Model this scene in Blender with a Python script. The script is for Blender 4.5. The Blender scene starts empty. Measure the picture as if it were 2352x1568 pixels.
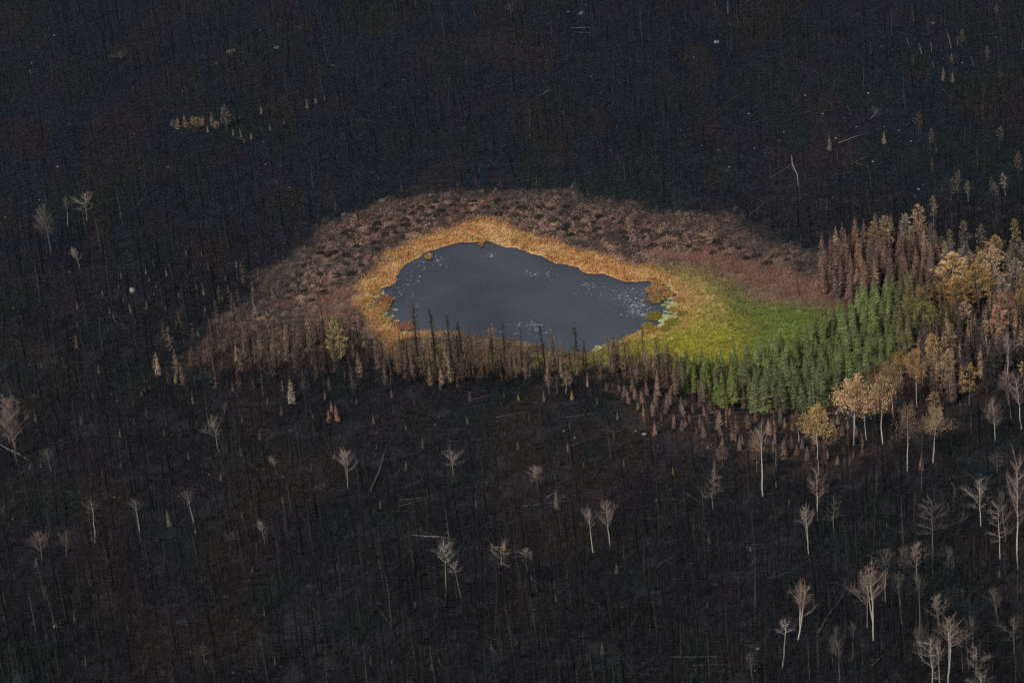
import bpy, math, random
import numpy as np
from mathutils import Matrix, Vector

random.seed(7)
RNG = np.random.default_rng(7)
sc = bpy.context.scene
COL = sc.collection
R = math.radians

# ------------------------------------------------------------------ camera
DEP, ROLL, HFOV, DIST = R(25.0), R(5.5), R(19.5), 700.0
CAM = Vector((0.0, -DIST * math.cos(DEP), DIST * math.sin(DEP)))
ROT = (Matrix.Rotation(math.pi / 2 - DEP, 4, 'X') @ Matrix.Rotation(-ROLL, 4, 'Z'))
cam_d = bpy.data.cameras.new('camera')
cam_d.sensor_width = 36.0
cam_d.lens = 18.0 / math.tan(HFOV / 2)
cam_d.clip_start = 1.0
cam_d.clip_end = 20000.0
cam = bpy.data.objects.new('camera', cam_d)
cam.matrix_world = Matrix.Translation(CAM) @ ROT
COL.objects.link(cam)
sc.camera = cam

# ------------------------------------------------------------------ world, sun, exposure (overcast day)
SUN_EL, SUN_AZ = R(42), R(215)          # azimuth clockwise from +Y: behind the camera, to the west
world = bpy.data.worlds.new('World')
sc.world = world
world.use_nodes = True
wn, wl = world.node_tree.nodes, world.node_tree.links
wn.clear()
sky = wn.new('ShaderNodeTexSky')
sky.sky_type = 'NISHITA'
sky.sun_disc = False
sky.sun_elevation = SUN_EL
sky.sun_rotation = SUN_AZ
sky.altitude = 400
sky.air_density = 1.0
sky.dust_density = 3.0
sky.ozone_density = 1.0
hs = wn.new('ShaderNodeHueSaturation')
hs.inputs['Saturation'].default_value = 0.30
bg = wn.new('ShaderNodeBackground')
bg.inputs['Strength'].default_value = 0.09
wo = wn.new('ShaderNodeOutputWorld')
wl.new(sky.outputs[0], hs.inputs['Color'])
wl.new(hs.outputs[0], bg.inputs[0])
wl.new(bg.outputs[0], wo.inputs[0])

sun_d = bpy.data.lights.new('sun', 'SUN')
sun_d.energy = 1.45
sun_d.angle = R(10)
sun_d.color = (1.0, 0.95, 0.88)
sun = bpy.data.objects.new('sun', sun_d)
sdir = Vector((math.sin(SUN_AZ) * math.cos(SUN_EL), math.cos(SUN_AZ) * math.cos(SUN_EL), math.sin(SUN_EL)))
sun.rotation_euler = sdir.to_track_quat('Z', 'Y').to_euler()
sun.location = (0, 0, 400)
COL.objects.link(sun)

sc.view_settings.view_transform = 'Standard'
sc.view_settings.look = 'None'
sc.view_settings.exposure = 0.70
sc.view_settings.gamma = 1.0
sc.view_settings.use_curve_mapping = False
sc.cycles.use_denoising = False
sc.cycles.filter_width = 1.45
sc.cycles.max_bounces = 4
sc.cycles.diffuse_bounces = 2
sc.cycles.glossy_bounces = 2
sc.cycles.transparent_max_bounces = 4

# ------------------------------------------------------------------ picture <-> ground  (u, v on a 2352 x 1568 picture)
TH = math.tan(HFOV / 2)
RM = np.array(ROT.to_3x3())
CV = np.array(CAM)


def rays(uv):
    uv = np.atleast_2d(np.asarray(uv, float))
    d = np.stack([(uv[:, 0] - 1176) / 1176 * TH, -(uv[:, 1] - 784) / 1176 * TH, -np.ones(len(uv))], 1)
    return d @ RM.T


def on_plane(uv, z=0.0):
    d = rays(uv)
    t = (z - CV[2]) / d[:, 2]
    return CV + d * t[:, None]


def project(P):
    q = (np.atleast_2d(P) - CV) @ RM
    return np.stack([1176 + q[:, 0] / -q[:, 2] / TH * 1176, 784 - q[:, 1] / -q[:, 2] / TH * 1176], 1)


def in_poly(P, poly):
    P = np.atleast_2d(P)
    poly = np.asarray(poly, float)
    x, y = P[:, 0], P[:, 1]
    ins = np.zeros(len(P), bool)
    x1, y1 = poly[-1]
    for x2, y2 in poly:
        c = ((y1 > y) != (y2 > y))
        with np.errstate(divide='ignore', invalid='ignore'):
            ins ^= c & (x < (x2 - x1) * (y - y1) / (y2 - y1) + x1)
        x1, y1 = x2, y2
    return ins


def sdist(P, poly):
    """signed distance, negative inside"""
    P = np.atleast_2d(P)[:, :2]
    poly = np.asarray(poly, float)[:, :2]
    best = np.full(len(P), 1e9)
    a = poly[-1]
    for b in poly:
        ab = b - a
        t = np.clip(((P - a) @ ab) / max(ab @ ab, 1e-9), 0, 1)
        best = np.minimum(best, np.hypot(P[:, 0] - a[0] - t * ab[0], P[:, 1] - a[1] - t * ab[1]))
        a = b
    return np.where(in_poly(P, poly), -best, best)


def hash2(i, j, k):
    n = (i.astype(np.int64) * 374761393 + j.astype(np.int64) * 668265263 + k * 982451653) & 0xffffffff
    n = ((n ^ (n >> 13)) * 1274126177) & 0xffffffff
    n = n ^ (n >> 16)
    return (n & 0xffff) / 65535.0


def vnoise(x, y, s, k=0):
    x, y = np.asarray(x) / s + 1000.0, np.asarray(y) / s + 1000.0
    i, j = np.floor(x), np.floor(y)
    fx, fy = x - i, y - j
    fx, fy = fx * fx * (3 - 2 * fx), fy * fy * (3 - 2 * fy)
    a, b = hash2(i, j, k), hash2(i + 1, j, k)
    c, d = hash2(i, j + 1, k), hash2(i + 1, j + 1, k)
    return (a * (1 - fx) + b * fx) * (1 - fy) + (c * (1 - fx) + d * fx) * fy


def fbm(x, y, s, k=0, o=3):
    t, w, tot = 0, 1.0, 0
    for q in range(o):
        t = t + w * vnoise(x, y, s / 2 ** q, k + q * 17)
        tot += w
        w *= 0.5
    return t / tot


def sstep(a, b, x):
    t = np.clip((x - a) / (b - a), 0, 1)
    return t * t * (3 - 2 * t)


# ------------------------------------------------------------------ outlines on the ground
Z5 = [(260, 830), (330, 800), (380, 770), (372, 745), (410, 690), (450, 660), (520, 618), (600, 570), (680, 540), (800, 510), (930, 500), (1040, 503), (1130, 540), (1200, 545), (1290, 575), (1400, 600), (1460, 650), (1560, 665), (1640, 680), (1670, 715), (1800, 720), (1850, 745), (1960, 775), (2040, 775), (2110, 770), (2200, 790), (2275, 800), (2290, 850), (2320, 900), (2338, 935), (2295, 985), (2312, 1035), (2250, 1070), (2190, 1088), (2090, 1105), (1990, 1150), (1910, 1180), (1830, 1195), (1790, 1232), (1700, 1272), (1600, 1268), (1500, 1240), (1380, 1215), (1250, 1190), (1100, 1165), (950, 1150), (800, 1130), (650, 1120), (520, 1120), (440, 1140), (375, 1085), (300, 1030), (230, 985), (165, 930), (165, 880), (215, 845)]
POND_UV = [((850 + a / 2.735) * .91875, (420 + b / 2.735) * .91875) for a, b in Z5]
ORANGE_UV = [(815, 700), (825, 660), (852, 620), (885, 588), (930, 560), (1000, 532), (1060, 514), (1105, 498), (1150, 505), (1200, 530), (1260, 553), (1330, 572), (1400, 583), (1480, 606), (1535, 630), (1580, 652), (1630, 680), (1655, 710), (1640, 750), (1580, 790), (1480, 790), (1420, 790), (1380, 800), (1290, 790), (1100, 775), (1000, 772), (945, 800), (905, 812), (870, 785), (840, 745), (822, 725)]
MARSH_UV = [(400, 830), (440, 790), (500, 740), (555, 695), (600, 640), (650, 600), (700, 552), (750, 512), (830, 482), (930, 456), (1000, 446), (1110, 442), (1200, 445), (1330, 450), (1400, 462), (1470, 488), (1560, 500), (1650, 500), (1720, 540), (1800, 556), (1880, 580), (1930, 610), (1990, 650), (2000, 720), (1960, 800), (1900, 880), (1750, 925), (1640, 905), (1560, 885), (1450, 862), (1330, 852), (1250, 845), (1160, 842), (1050, 845), (950, 838), (860, 828), (760, 832), (700, 840), (600, 850), (520, 856), (450, 850)]
RED_UV = [(1525, 590), (1600, 585), (1700, 600), (1800, 622), (1900, 655), (1945, 690), (1900, 715), (1800, 700), (1715, 685), (1660, 655), (1590, 625)]
RED2_UV = [(690, 700), (720, 670), (770, 650), (815, 655), (832, 700), (815, 740), (740, 735), (700, 725)]
BANK_UV = [(930, 780), (1000, 770), (1100, 772), (1290, 790), (1390, 805), (1400, 850), (1330, 862), (1160, 855), (1050, 860), (940, 850), (900, 830)]
GREEN_UV = [(1540, 618), (1610, 632), (1670, 660), (1740, 695), (1850, 705), (1930, 715), (1990, 760), (1930, 850), (1850, 920), (1700, 920), (1600, 890), (1500, 850), (1420, 835), (1345, 835), (1350, 805), (1420, 790), (1480, 770), (1535, 745), (1575, 700), (1560, 650)]
W = lambda uv: on_plane(uv)[:, :2]
POND, ORANGE, MARSH, RED, RED2, GREEN, BANKZ = map(W, (POND_UV, ORANGE_UV, MARSH_UV, RED_UV, RED2_UV, GREEN_UV, BANK_UV))
WEST = W([(400, 860), (430, 800), (520, 765), (640, 755), (720, 745), (800, 745), (850, 790), (910, 835), (900, 860)])
LITTER = W([(1390, 870), (1500, 890), (1700, 925), (1850, 950), (1930, 880), (2050, 800), (2352, 740), (2352, 900), (2200, 1000), (2000, 1080), (1850, 1120), (1700, 1100), (1560, 1030), (1420, 950)])
WATER_Z = 0.0

# hummocks of the burnt marsh: fixed centres
hx, hy = np.meshgrid(np.arange(-100, 105, 2.0), np.arange(-30, 130, 2.6))
HUM = np.stack([hx.ravel(), hy.ravel()], 1) + RNG.uniform(-1.0, 1.0, (hx.size, 2))
HUM += RNG.uniform(-.9, .9, HUM.shape)
HUMR = RNG.uniform(0.45, 1.0, len(HUM)) * (1 + .9 * (RNG.random(len(HUM)) < .22))
HUMH = RNG.uniform(0.2, 0.8, len(HUM)) * (RNG.random(len(HUM)) < .8)
_hcell = {}
for _i, (_a, _b) in enumerate(HUM):
    _hcell.setdefault((int(_a // 4), int(_b // 4)), []).append(_i)


def hummock(P):
    """0..1 hummock profile"""
    out = np.zeros(len(P))
    cx, cy = np.floor(P[:, 0] / 4).astype(int), np.floor(P[:, 1] / 4).astype(int)
    key = cx * 10007 + cy
    order = np.argsort(key, kind='stable')
    ks, st = np.unique(key[order], return_index=True)
    st = np.append(st, len(order))
    for q in range(len(ks)):
        idx = order[st[q]:st[q + 1]]
        a, b = cx[idx[0]], cy[idx[0]]
        near = [i for da in (-1, 0, 1) for db in (-1, 0, 1) for i in _hcell.get((a + da, b + db), ())]
        if not near:
            continue
        d2 = ((P[idx, None, :2] - HUM[near][None]) ** 2).sum(2) / (HUMR[near] ** 2)[None]
        out[idx] = (np.clip(1 - d2, 0, 1) * (HUMH[near] / 0.8)[None]).max(1)
    return out


def zones(P):
    """weights of the ground zones at points P (n,2)"""
    x, y = P[:, 0], P[:, 1]
    wob = (fbm(x, y, 6, 3) - .5) * 7
    wob2 = (fbm(x, y, 2.2, 9) - .5) * 2.2
    dp = sdist(P, POND) + wob2 * 0.7
    do = sdist(P, ORANGE) + wob * .8 + wob2 + 1.3
    dm = sdist(P, MARSH) + wob * 1.3 + wob2 + (fbm(x, y, 13, 21) - .5) * 11
    dr = np.minimum(sdist(P, RED), sdist(P, RED2) + 2) + wob * 1.5 + wob2 * 2
    dg = sdist(P, GREEN) + wob * .6
    return dp, do, dm, dr, dg


BIG = (-1500, 1500)


def height(P):
    P = np.atleast_2d(P)[:, :2]
    x, y = P[:, 0], P[:, 1]
    far = (np.abs(x) > 130) | (y < -45) | (y > 140)
    z = np.full(len(P), 0.0)
    dp = np.full(len(P), 200.0)
    dm = np.full(len(P), 200.0)
    if (~far).any():
        q = P[~far]
        a, _, m, _, _ = zones(q)
        dp[~far], dm[~far] = a, m
    if far.any():
        dm[far] = sdist(P[far], MARSH)
    up = sstep(0, 22, dm)
    z = 0.18 + 0.25 * sstep(0, 12, dp) + up * (1.1 + 1.6 * fbm(x, y, 26, 40) * up) + sstep(30, 160, dm) * 2.5 * fbm(x, y, 90, 55)
    z = np.where(dp < 0, np.maximum(-0.9, 0.10 + dp * 0.45), z - 0.1 * (1 - sstep(0, 1.5, dp)))
    m = (~far) & (dm < 1.5) & (dp > 2.0)
    if m.any():
        z[m] += 0.55 * hummock(P[m]) * sstep(2, 5, dp[m]) * (1 - sstep(0, 2, dm[m]))
    return z


def ground_at(uv):
    P = on_plane(uv, 0.5)
    for _ in range(3):
        z = height(P)
        d = rays(uv)
        t = (z - CV[2]) / d[:, 2]
        P = CV + d * t[:, None]
    P[:, 2] = height(P)
    return P


# ------------------------------------------------------------------ materials
def new_mat(name):
    m = bpy.data.materials.new(name)
    m.use_nodes = True
    nt = m.node_tree
    b = nt.nodes['Principled BSDF']
    return m, nt, nt.nodes, nt.links, b


def mat_tinted(name, scale=3.0, lo=.7, hi=1.3, rough=.9, spec=.1, objcol=True, detail=4):
    """vertex tint x object colour x fine grain"""
    m, nt, N, L, b = new_mat(name)
    at = N.new('ShaderNodeAttribute')
    at.attribute_name = 'Col'
    tc = N.new('ShaderNodeTexCoord')
    nz = N.new('ShaderNodeTexNoise')
    nz.inputs['Scale'].default_value = scale
    nz.inputs['Detail'].default_value = detail
    L.new(tc.outputs['Object'], nz.inputs['Vector'])
    mr = N.new('ShaderNodeMapRange')
    mr.inputs['From Min'].default_value = .3
    mr.inputs['From Max'].default_value = .7
    mr.inputs['To Min'].default_value = lo
    mr.inputs['To Max'].default_value = hi
    L.new(nz.outputs['Fac'], mr.inputs['Value'])
    v = N.new('ShaderNodeVectorMath')
    v.operation = 'SCALE'
    L.new(at.outputs['Color'], v.inputs[0])
    L.new(mr.outputs[0], v.inputs['Scale'])
    out = v.outputs[0]
    if objcol:
        oi = N.new('ShaderNodeObjectInfo')
        v2 = N.new('ShaderNodeVectorMath')
        v2.operation = 'MULTIPLY'
        L.new(out, v2.inputs[0])
        L.new(oi.outputs['Color'], v2.inputs[1])
        out = v2.outputs[0]
    L.new(out, b.inputs['Base Color'])
    b.inputs['Roughness'].default_value = rough
    b.inputs['Specular IOR Level'].default_value = spec
    return m


M_LEAF = mat_tinted('needles_and_leaves', 1.5, .7, 1.3)
M_WOOD = mat_tinted('bark', 2.5, .6, 1.35)
M_STUFF = mat_tinted('ground_cover', .35, .75, 1.25, objcol=False)
M_ROCK = mat_tinted('granite', 2.2, .55, 1.4, .85, .3)


def mat_ground():
    m, nt, N, L, b = new_mat('burnt_ground')
    at = N.new('ShaderNodeAttribute')
    at.attribute_name = 'Col'
    tc = N.new('ShaderNodeTexCoord')
    n1 = N.new('ShaderNodeTexNoise')
    n1.inputs['Scale'].default_value = .9
    n1.inputs['Detail'].default_value = 8
    n1.inputs['Roughness'].default_value = .7
    L.new(tc.outputs['Object'], n1.inputs['Vector'])
    mr = N.new('ShaderNodeMapRange')
    mr.inputs['From Min'].default_value = .3
    mr.inputs['From Max'].default_value = .7
    mr.inputs['To Min'].default_value = .35
    mr.inputs['To Max'].default_value = 1.65
    L.new(n1.outputs['Fac'], mr.inputs['Value'])
    v = N.new('ShaderNodeVectorMath')
    v.operation = 'SCALE'
    L.new(at.outputs['Color'], v.inputs[0])
    L.new(mr.outputs[0], v.inputs['Scale'])
    L.new(v.outputs[0], b.inputs['Base Color'])
    bp = N.new('ShaderNodeBump')
    bp.inputs['Strength'].default_value = .7
    bp.inputs['Distance'].default_value = .5
    L.new(n1.outputs['Fac'], bp.inputs['Height'])
    L.new(bp.outputs[0], b.inputs['Normal'])
    b.inputs['Roughness'].default_value = .95
    b.inputs['Specular IOR Level'].default_value = .05
    return m


SHEEN_AT = tuple(on_plane([(1345, 745)])[0])  # centre of the pale sky reflection painted into the water colour


def mat_water():
    m, nt, N, L, b = new_mat('pond_water')
    tc = N.new('ShaderNodeTexCoord')
    n0 = N.new('ShaderNodeTexNoise')            # wind patches for roughness, and cloud reflections painted in the colour
    n0.inputs['Scale'].default_value = .035
    n0.inputs['Detail'].default_value = 2
    L.new(tc.outputs['Object'], n0.inputs['Vector'])
    cr = N.new('ShaderNodeValToRGB')
    cr.color_ramp.elements[0].position = .30
    cr.color_ramp.elements[0].color = (.006, .010, .022, 1)
    cr.color_ramp.elements[1].position = .80
    cr.color_ramp.elements[1].color = (.046, .050, .058, 1)
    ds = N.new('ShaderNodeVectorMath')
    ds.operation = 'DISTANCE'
    ds.inputs[1].default_value = SHEEN_AT
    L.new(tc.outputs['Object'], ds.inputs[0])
    dm_ = N.new('ShaderNodeMapRange')           # cloud reflection painted into the base colour, paler towards the south-east shore
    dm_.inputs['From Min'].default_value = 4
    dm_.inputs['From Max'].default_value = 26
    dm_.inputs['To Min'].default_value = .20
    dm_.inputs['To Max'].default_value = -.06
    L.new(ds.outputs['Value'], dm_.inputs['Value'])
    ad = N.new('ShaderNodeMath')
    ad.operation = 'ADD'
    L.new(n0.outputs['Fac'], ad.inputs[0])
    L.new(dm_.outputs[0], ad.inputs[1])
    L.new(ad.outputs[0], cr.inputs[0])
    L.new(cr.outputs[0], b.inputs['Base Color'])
    n1 = N.new('ShaderNodeTexNoise')
    n1.inputs['Scale'].default_value = 2.2
    n1.inputs['Detail'].default_value = 4
    L.new(tc.outputs['Object'], n1.inputs['Vector'])
    bp = N.new('ShaderNodeBump')
    bp.inputs['Strength'].default_value = .12
    bp.inputs['Distance'].default_value = .05
    L.new(n1.outputs['Fac'], bp.inputs['Height'])
    L.new(bp.outputs[0], b.inputs['Normal'])
    mr = N.new('ShaderNodeMapRange')
    mr.inputs['To Min'].default_value = .10
    mr.inputs['To Max'].default_value = .30
    L.new(n0.outputs['Fac'], mr.inputs['Value'])
    L.new(mr.outputs[0], b.inputs['Roughness'])
    b.inputs['IOR'].default_value = 1.33
    return m


M_GROUND, M_WATER = mat_ground(), mat_water()


# ------------------------------------------------------------------ mesh helpers
def mesh(name, V, F, C=None, mat=None):
    V = np.asarray(V, np.float32)
    F = np.asarray(F, np.int32)
    n = F.shape[1]
    me = bpy.data.meshes.new(name)
    me.vertices.add(len(V))
    me.vertices.foreach_set('co', V.ravel())
    me.loops.add(F.size)
    me.loops.foreach_set('vertex_index', F.ravel())
    me.polygons.add(len(F))
    me.polygons.foreach_set('loop_start', np.arange(0, F.size, n, dtype=np.int32))
    me.update(calc_edges=True)
    if C is not None:
        C = np.asarray(C, np.float32)
        if C.ndim == 1:
            C = np.repeat(C[:, None], 3, 1)
        a = me.attributes.new('Col', 'FLOAT_COLOR', 'POINT')
        a.data.foreach_set('color', np.concatenate([C, np.ones((len(C), 1), np.float32)], 1).ravel())
    if mat:
        me.materials.append(mat)
    return me


def link(name, me, parent=None, loc=None):
    o = bpy.data.objects.new(name, me)
    COL.objects.link(o)
    if parent:
        o.parent = parent
    if loc is not None:
        o.location = loc
    return o


def tag(o, label=None, cat=None, group=None, kind=None):
    for k, v in (('label', label), ('category', cat), ('group', group), ('kind', kind)):
        if v:
            o[k] = v
    return o


class B:
    """collects triangles with a grey tint per vertex"""

    def __init__(s):
        s.v, s.f, s.c = [], [], []

    def tri(s, a, b, c, t=1.0):
        n = len(s.v)
        s.v += [tuple(a), tuple(b), tuple(c)]
        s.c += [t] * 3
        s.f.append((n, n + 1, n + 2))

    def tube(s, pts, rad, k=3, t=1.0, cap=False):
        n0 = len(s.v)
        pts = [Vector(p) for p in pts]
        for i, p in enumerate(pts):
            d = (pts[min(i + 1, len(pts) - 1)] - pts[max(i - 1, 0)]).normalized()
            a = d.orthogonal().normalized()
            b = d.cross(a)
            tt = t[i] if isinstance(t, (list, tuple)) else t
            for q in range(k):
                an = 2 * math.pi * q / k
                s.v.append(tuple(p + (a * math.cos(an) + b * math.sin(an)) * rad[i]))
                s.c.append(tt)
        for i in range(len(pts) - 1):
            for q in range(k):
                a0, a1 = n0 + i * k + q, n0 + i * k + (q + 1) % k
                s.f += [(a0, a1, a1 + k), (a0, a1 + k, a0 + k)]
        if cap:
            e = n0 + (len(pts) - 1) * k
            for q in range(1, k - 1):
                s.f.append((e, e + q, e + q + 1))
                s.f.append((n0, n0 + q + 1, n0 + q))

    def spike(s, p, q, r, t=1.0):
        """thin three sided pyramid"""
        p, q = Vector(p), Vector(q)
        d = (q - p).normalized()
        a = d.orthogonal().normalized() * r
        b = d.cross(a)
        n = len(s.v)
        s.v += [tuple(p + a), tuple(p - a * .5 + b * .87), tuple(p - a * .5 - b * .87), tuple(q)]
        s.c += [t] * 4
        s.f += [(n, n + 1, n + 3), (n + 1, n + 2, n + 3), (n + 2, n, n + 3)]

    def arrays(s):
        return np.array(s.v), np.array(s.f), np.array(s.c)

    def mesh(s, name, mat):
        return mesh(name, *s.arrays(), mat)


def tile(T, pos, yaw, sx, sz, col, tilt=None):
    """many copies of a template as one set of arrays"""
    V, F, C = T
    N = len(pos)
    c, s = np.cos(yaw)[:, None], np.sin(yaw)[:, None]
    x = V[None, :, 0] * sx[:, None]
    y = V[None, :, 1] * sx[:, None]
    z = V[None, :, 2] * sz[:, None]
    X, Y = x * c - y * s, x * s + y * c
    if tilt is not None:
        X, Y = X + z * tilt[:, :1], Y + z * tilt[:, 1:]
    out = np.stack([X + pos[:, :1], Y + pos[:, 1:2], z + pos[:, 2:3]], 2).reshape(-1, 3)
    FF = (F[None] + (np.arange(N) * len(V))[:, None, None]).reshape(-1, 3)
    CC = (C[None, :, None] * col[:, None, :]).reshape(-1, 3)
    return out, FF, CC


def merge(parts):
    V, F, C, n = [], [], [], 0
    for v, f, c in parts:
        V.append(v)
        F.append(f + n)
        C.append(c)
        n += len(v)
    return np.concatenate(V), np.concatenate(F), np.concatenate(C)


# ------------------------------------------------------------------ ground sheet
def axis(lo, hi, a, b, fine, mid, out=5000):
    core = np.concatenate([np.arange(lo, a, mid), np.arange(a, b, fine), np.arange(b, hi + mid, mid)])
    k = np.array([5, 15, 40, 100, 250, 600, 1500, 4000.0])
    return np.concatenate([lo - k[::-1], core, core[-1] + k])


gx = axis(-180, 190, -82, 84, .62, 1.8)
gy = axis(-190, 330, -32, 112, .7, 1.8)
GX, GY = np.meshgrid(gx, gy)
GP = np.stack([GX.ravel(), GY.ravel()], 1)
GZ = height(GP)


def mixc(a, b, w):
    return a * (1 - w[:, None]) + b * w[:, None]


C_CHAR = np.array([.0110, .0110, .0134])
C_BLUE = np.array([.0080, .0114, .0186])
C_BROWN = np.array([.0195, .0145, .0128])
C_MOSS = np.array([.0090, .0135, .0130])
C_PLUM = np.array([.0165, .0120, .0185])
C_ASH = np.array([.026, .026, .030])
C_PINK = np.array([.255, .150, .116])
C_PEAT = np.array([.046, .034, .028])
C_ORANGE = np.array([.44, .225, .088])
C_RED = np.array([.170, .076, .060])
C_YG = np.array([.255, .235, .034])
C_GREEN = np.array([.128, .162, .036])


def burnt_colour(P):
    x, y = P[:, 0], P[:, 1]
    c = np.repeat(C_CHAR[None], len(P), 0)
    y2 = y / 2.2
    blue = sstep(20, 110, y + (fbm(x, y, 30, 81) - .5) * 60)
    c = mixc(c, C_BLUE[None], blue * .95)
    c = mixc(c, C_BROWN[None], sstep(.54, .68, fbm(x, y2, 15, 71)) * (.85 - .25 * blue))
    c = mixc(c, C_MOSS[None], sstep(.54, .66, fbm(x, y2, 10, 31)) * .8)
    c = mixc(c, C_PLUM[None], sstep(.56, .68, fbm(x, y2, 10, 51)) * .5)
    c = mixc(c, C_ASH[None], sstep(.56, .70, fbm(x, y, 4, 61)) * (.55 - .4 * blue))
    # needle litter under the scorched trees round the bog and on the sapling slope
    d = sdist(P, LITTER) + (fbm(x, y, 9, 63) - .5) * 16
    c = mixc(c, np.array([[.042, .030, .025]]), (1 - sstep(-6, 6, d)) * sstep(.3, .55, fbm(x, y, 3, 64)) * .9)
    return c


def marsh_colour(P, zz=None, cover=False):
    """colour of what grows or lies on the marsh"""
    x, y = P[:, 0], P[:, 1]
    dp, do, dm, dr, dg = zones(P) if zz is None else zz
    uv = project(np.concatenate([P, np.zeros((len(P), 1))], 1))
    h = hummock(P)
    pink = mixc(np.repeat(C_PINK[None], len(P), 0), np.array([[.27, .18, .12]]), sstep(.5, .75, fbm(x, y, 3, 91)))
    pink = mixc(pink, np.array([[.11, .088, .075]]), sstep(.45, .75, fbm(x, y, 9, 95)) * .8)
    edge = sstep(-13, 2, dm)
    pink = mixc(pink, np.array([[.115, .060, .045]]), sstep(.5, .72, fbm(x, y / 1.6, 5, 97)) * .6)
    pink = pink * (.35 + 1.3 * fbm(x, y / 1.5, 2.2, 99))[:, None]
    pink = mixc(pink, np.array([[.058, .050, .048]]), edge * .85)
    c = pink if cover else mixc(np.repeat(C_PEAT[None], len(P), 0), pink * .75, sstep(.05, .5, h))
    c = mixc(c, mixc(np.repeat(C_RED[None], len(P), 0), np.array([[.19, .115, .085]]), fbm(x, y, 3, 15)), (1 - sstep(-6, 6, dr)) * .85)
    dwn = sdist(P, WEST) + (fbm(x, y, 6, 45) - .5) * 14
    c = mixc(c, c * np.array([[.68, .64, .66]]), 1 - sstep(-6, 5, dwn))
    orange = mixc(np.repeat(C_ORANGE[None], len(P), 0), np.array([[.52, .32, .14]]), sstep(.4, .7, fbm(x, y, 3.5, 25)))
    orange = mixc(orange, np.array([[.27, .13, .04]]), sstep(.55, .75, fbm(x, y, 5, 27)) * .7)
    c = mixc(c, orange, 1 - sstep(-2.5, 2.5, do))
    db = sdist(P, BANKZ) + (fbm(x, y, 4, 53) - .5) * 6
    bk = mixc(np.array([[.105, .072, .050]]) * np.ones((len(P), 1)), np.array([[.17, .125, .085]]), sstep(.45, .7, fbm(x, y, 3, 57)))
    bk = mixc(bk, np.array([[.13, .13, .03]]), sstep(.62, .7, fbm(x, y, 6, 59)))
    c = mixc(c, bk, 1 - sstep(-2, 2, db))
    # green bog meadow: rust next the water, yellow-green, then deep green away from it
    wg = (1 - sstep(-9, 7, dg))
    t = sstep(1610, 1740, uv[:, 0] + (fbm(x, y, 8, 33) - .5) * 110 - (uv[:, 1] - 740) * .9)
    rust = (1 - sstep(690, 775, uv[:, 1] + (fbm(x, y, 6, 37) - .5) * 50)) * (1 - sstep(-30, 40, uv[:, 0] - 1650 - (uv[:, 1] - 700) * .35 + (fbm(x, y, 5, 38) - .5) * 60)) * sstep(610, 650, uv[:, 1])
    g = mixc(np.repeat(C_YG[None], len(P), 0), C_GREEN[None], t)
    g = mixc(g, np.array([[.155, .135, .035]]), sstep(.5, .7, fbm(x, y, 7, 43)) * .5)
    g = mixc(g, np.array([[.38, .26, .10]]), rust * .72)
    g = mixc(g, np.array([[.075, .055, .035]]), sstep(1840, 1960, uv[:, 0]) * .6)
    c = mixc(c, g, wg)
    return c


dp, do, dm, dr, dg = (np.full(len(GP), 300.0) for _ in range(5))
near = (np.abs(GP[:, 0]) < 150) & (GP[:, 1] > -60) & (GP[:, 1] < 150)
dp[near], do[near], dm[near], dr[near], dg[near] = zones(GP[near])
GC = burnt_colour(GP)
mi = near & (dm < 6)
wm = 1 - sstep(-4, 3, dm[mi])
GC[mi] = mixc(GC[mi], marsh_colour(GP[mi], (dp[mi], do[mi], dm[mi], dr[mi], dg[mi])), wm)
nx, ny = len(gx), len(gy)
ii = (np.arange(ny - 1)[:, None] * nx + np.arange(nx - 1)[None]).ravel()
GF = np.stack([ii, ii + 1, ii + 1 + nx, ii + nx], 1)
gm = mesh('ground', np.concatenate([GP, GZ[:, None]], 1), GF, GC, M_GROUND)
gm.polygons.foreach_set('use_smooth', np.ones(len(GF), bool))
tag(link('ground', gm), kind='structure')

# the air: thin even haze over everything below the camera
x0, x1, y0, y1 = gx[0] - 5, gx[-1] + 5, gy[0] - 5, gy[-1] + 5
HV = [(x, y, z) for z in (-2.5, CAM.z + 6) for x, y in ((x0, y0), (x1, y0), (x1, y1), (x0, y1))]
HF = [(3, 2, 1, 0), (4, 5, 6, 7), (0, 1, 5, 4), (1, 2, 6, 5), (2, 3, 7, 6), (3, 0, 4, 7)]
hm = bpy.data.materials.new('haze')
hm.use_nodes = True
hn = hm.node_tree.nodes
hn.clear()
pv = hn.new('ShaderNodeVolumePrincipled')
pv.inputs['Color'].default_value = (.80, .88, 1.0, 1)
pv.inputs['Density'].default_value = 6e-6
ho = hn.new('ShaderNodeOutputMaterial')
hm.node_tree.links.new(pv.outputs[0], ho.inputs['Volume'])
tag(link('haze', mesh('haze', HV, HF, None, hm)), kind='stuff')

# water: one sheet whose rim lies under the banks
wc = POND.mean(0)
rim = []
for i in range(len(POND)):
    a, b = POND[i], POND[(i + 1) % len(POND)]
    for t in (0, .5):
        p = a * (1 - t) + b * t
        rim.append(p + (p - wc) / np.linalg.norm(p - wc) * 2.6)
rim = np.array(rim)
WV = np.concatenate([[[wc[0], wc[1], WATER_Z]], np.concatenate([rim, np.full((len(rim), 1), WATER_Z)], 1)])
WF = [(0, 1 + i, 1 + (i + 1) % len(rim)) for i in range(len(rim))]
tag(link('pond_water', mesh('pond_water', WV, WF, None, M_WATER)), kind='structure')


# ------------------------------------------------------------------ plant templates
def rv(a, b):
    return random.uniform(a, b)


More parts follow.
